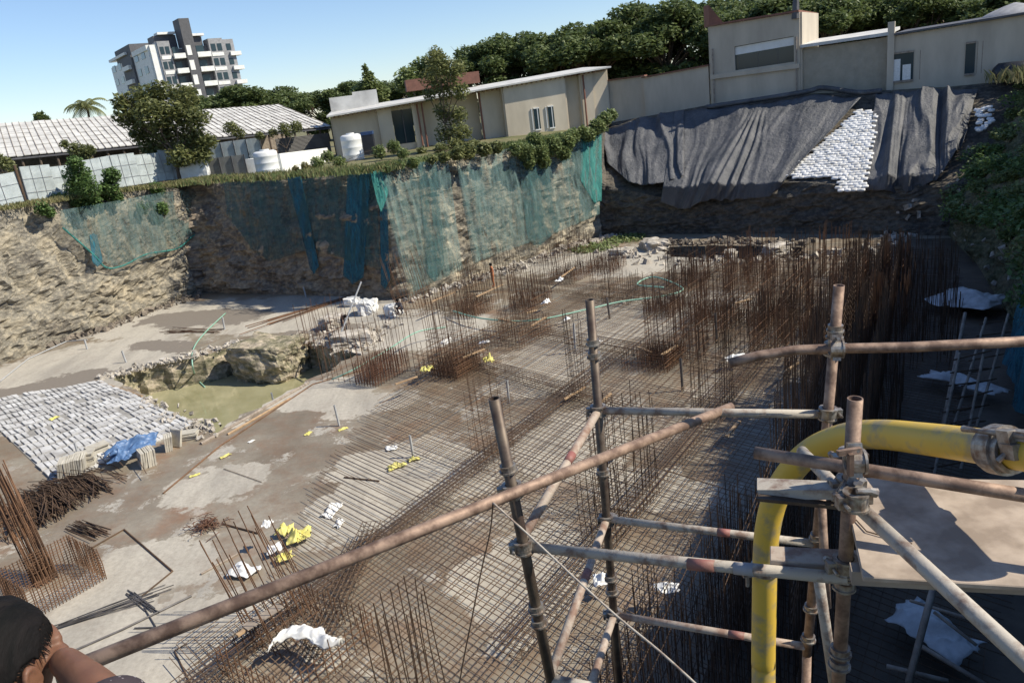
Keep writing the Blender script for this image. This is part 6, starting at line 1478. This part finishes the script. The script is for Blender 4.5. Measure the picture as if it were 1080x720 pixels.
# hand with five fingers curled toward the brow
def hand(root, dirn, palm_n, side):
    J = [root]; E = []; rr = [(.024, .017)]; d = V(dirn).normalized(); pn = V(palm_n).normalized(); s = d.cross(pn).normalized() * side
    def add(p, r, par): J.append(V(p)); rr.append(r); E.append((par, len(J) - 1)); return len(J) - 1
    objs = []
    for k, (o_, L) in enumerate(((-.030, .062), (-.011, .076), (.010, .080), (.030, .072))):
        base = root + d * .075 - s * o_
        pts = [root + d * .02 - s * o_ * .6, base, base + d * L * .45 + pn * .012, base + d * L * .72 + pn * .034, base + d * L * .8 + pn * .056]
        objs.append((pts, [.012, .0095, .0088, .008, .0068]))
    pts = [root + d * .015 + s * .02, root + d * .04 + s * .04 + pn * .008, root + d * .066 + s * .05 + pn * .02, root + d * .088 + s * .046 + pn * .028]; objs.append((pts, [.014, .0115, .010, .008]))
    objs.append(([root - d * .01, root + d * .03, root + d * .072], [(.022, .02), (.034, .014), (.036, .012)]))
    return objs
hd_dir = (at_d(28, 684, 1.44) - hnd).normalized(); pn_ = (hp + fx * .05 - hnd).normalized()
for pts, rs in hand(hnd, hd_dir, pn_, 1):
    fo = skinbody('finger', pts, [(i, i + 1) for i in range(len(pts) - 1)], rs, 2); bmj.from_mesh(fo.data); bpy.data.objects.remove(fo)
me = bpy.data.meshes.new('person_body'); bmj.to_mesh(me); bmj.free(); pb.data = me
rm = pb.modifiers.new('r', 'REMESH'); rm.mode = 'VOXEL'; rm.voxel_size = .0045; rm.use_smooth_shade = True
sm = pb.modifiers.new('sm', 'SMOOTH'); sm.factor = .5; sm.iterations = 3
dg = bpy.context.evaluated_depsgraph_get(); dg.update(); m2 = bpy.data.meshes.new_from_object(pb.evaluated_get(dg)); pb.modifiers.clear(); pb.data = m2
m2.materials.clear(); m2.materials.append(skin); m2.polygons.foreach_set('use_smooth', [True] * len(m2.polygons))
tag(pb, 'person seen from behind in a dark spotted shirt with one hand raised to the face', 'person')
# hair shell over the skull
bm = bmesh.new(); bmesh.ops.create_icosphere(bm, subdivisions=6, radius=1); 
for v_ in list(bm.verts):
    x, y, z = v_.co; 
    keep = z > (-.42 if x < -.1 else (.42 if x > .45 else -.15 + (x + .1) * 1.0))
    k = 1.085 + .028 * noise.noise(V((x * 3, y * 9, z * 3))) + .012 * noise.noise(V((x * 12, y * 40, z * 12)))
    if z < -.2: k -= (-.2 - z) * .12
    v_.co = hp + fx * (x * .098 * k - .002) + sd * (y * .0765 * k) + Z * (z * .118 * k + .002)
    if math.hypot(x * .098 + .002, (z * .118 + .006) * .8) < .027 and abs(y) > .3: keep = False
    if not keep: bm.verts.remove(v_)
m3 = bpy.data.meshes.new('hair'); bm.to_mesh(m3); bm.free(); m3.materials.append(hair); m3.polygons.foreach_set('use_smooth', [True] * len(m3.polygons)); ho = bpy.data.objects.new('hair', m3); COL.objects.link(ho); ho.parent = pb; ho.modifiers.new('t', 'SOLIDIFY').thickness = .006
random.seed(6); mb = MB()
for _ in range(9000):
    a = uni(0, 6.283); z = uni(-.35, 1); q = math.sqrt(max(0, 1 - z * z)); x, y = math.cos(a) * q, math.sin(a) * q
    if z < (-.42 if x < -.1 else (.42 if x > .45 else -.15 + (x + .1) * 1.0)) or (math.hypot(x * .098, z * .09) < .034 and abs(y) > .3): continue
    pts = []; X, Y_, Z_ = x, y, z; sw = uni(-.25, .25)
    for k in range(5):
        kk = 1.10 + .018 * math.sin(k * .8) + uni(0, .012)
        l_ = math.sqrt(X * X + Y_ * Y_ + Z_ * Z_); pts.append(hp + fx * (X / l_ * .098 * kk - .002) + sd * (Y_ / l_ * .0765 * kk) + Z * (Z_ / l_ * .118 * kk + .002))
        X += .07 * (.9 if z > .3 else .1) ; Z_ -= .07 * (.2 if z > .5 else .9); Y_ += .05 * (sw + (.4 if Y_ > 0 else -.4))
    mb.path(pts, [.0007, .0008, .0007, .0005, .0002], 3, False)
part(mb, 'hair_strands', hair, pb)
# shirt: torso and sleeves a little outside the skin
JS = [J[0] + Z * .05, J[1], J[2], P3(-.07, 0, -.30), P3(-.08, .17, -.31), el + V((-.02, 0, -.02)), (el + (at_d(86, 712, 1.29) - el) * .42), J[10], J[11] * .6 + J[10] * .4]
sh = skinbody('shirt', JS, [(0, 1), (1, 2), (2, 3), (3, 4), (4, 5), (5, 6), (3, 7), (7, 8)], [.16, .15, .17, .115, .09, .066, .060, .085, .075], 3)
sh.data.materials.clear(); sh.data.materials.append(shirt); sh.parent = pb
tr_ = skinbody('trousers', [J[0], J[14], J[15], J[16], J[18], J[19], J[20]], [(0, 1), (1, 2), (2, 3), (0, 4), (4, 5), (5, 6)], [.155, .115, .085, .06, .115, .085, .06], 2); tr_.data.materials.clear(); tr_.data.materials.append(greycl); tr_.parent = pb
fz = hp.z - 1.205
mb = MB(); mb.box(hp + V((.1, .1, -1.225)), (1.6, .9, .04), Matrix.Rotation(.6, 3, 'Z')); o = mb.build('scaffold_plank', woodp); tag(o, 'plank the person crouches on at the lower left', 'plank')
for q in ((-.5, .2), (.6, -.1)):
    pass
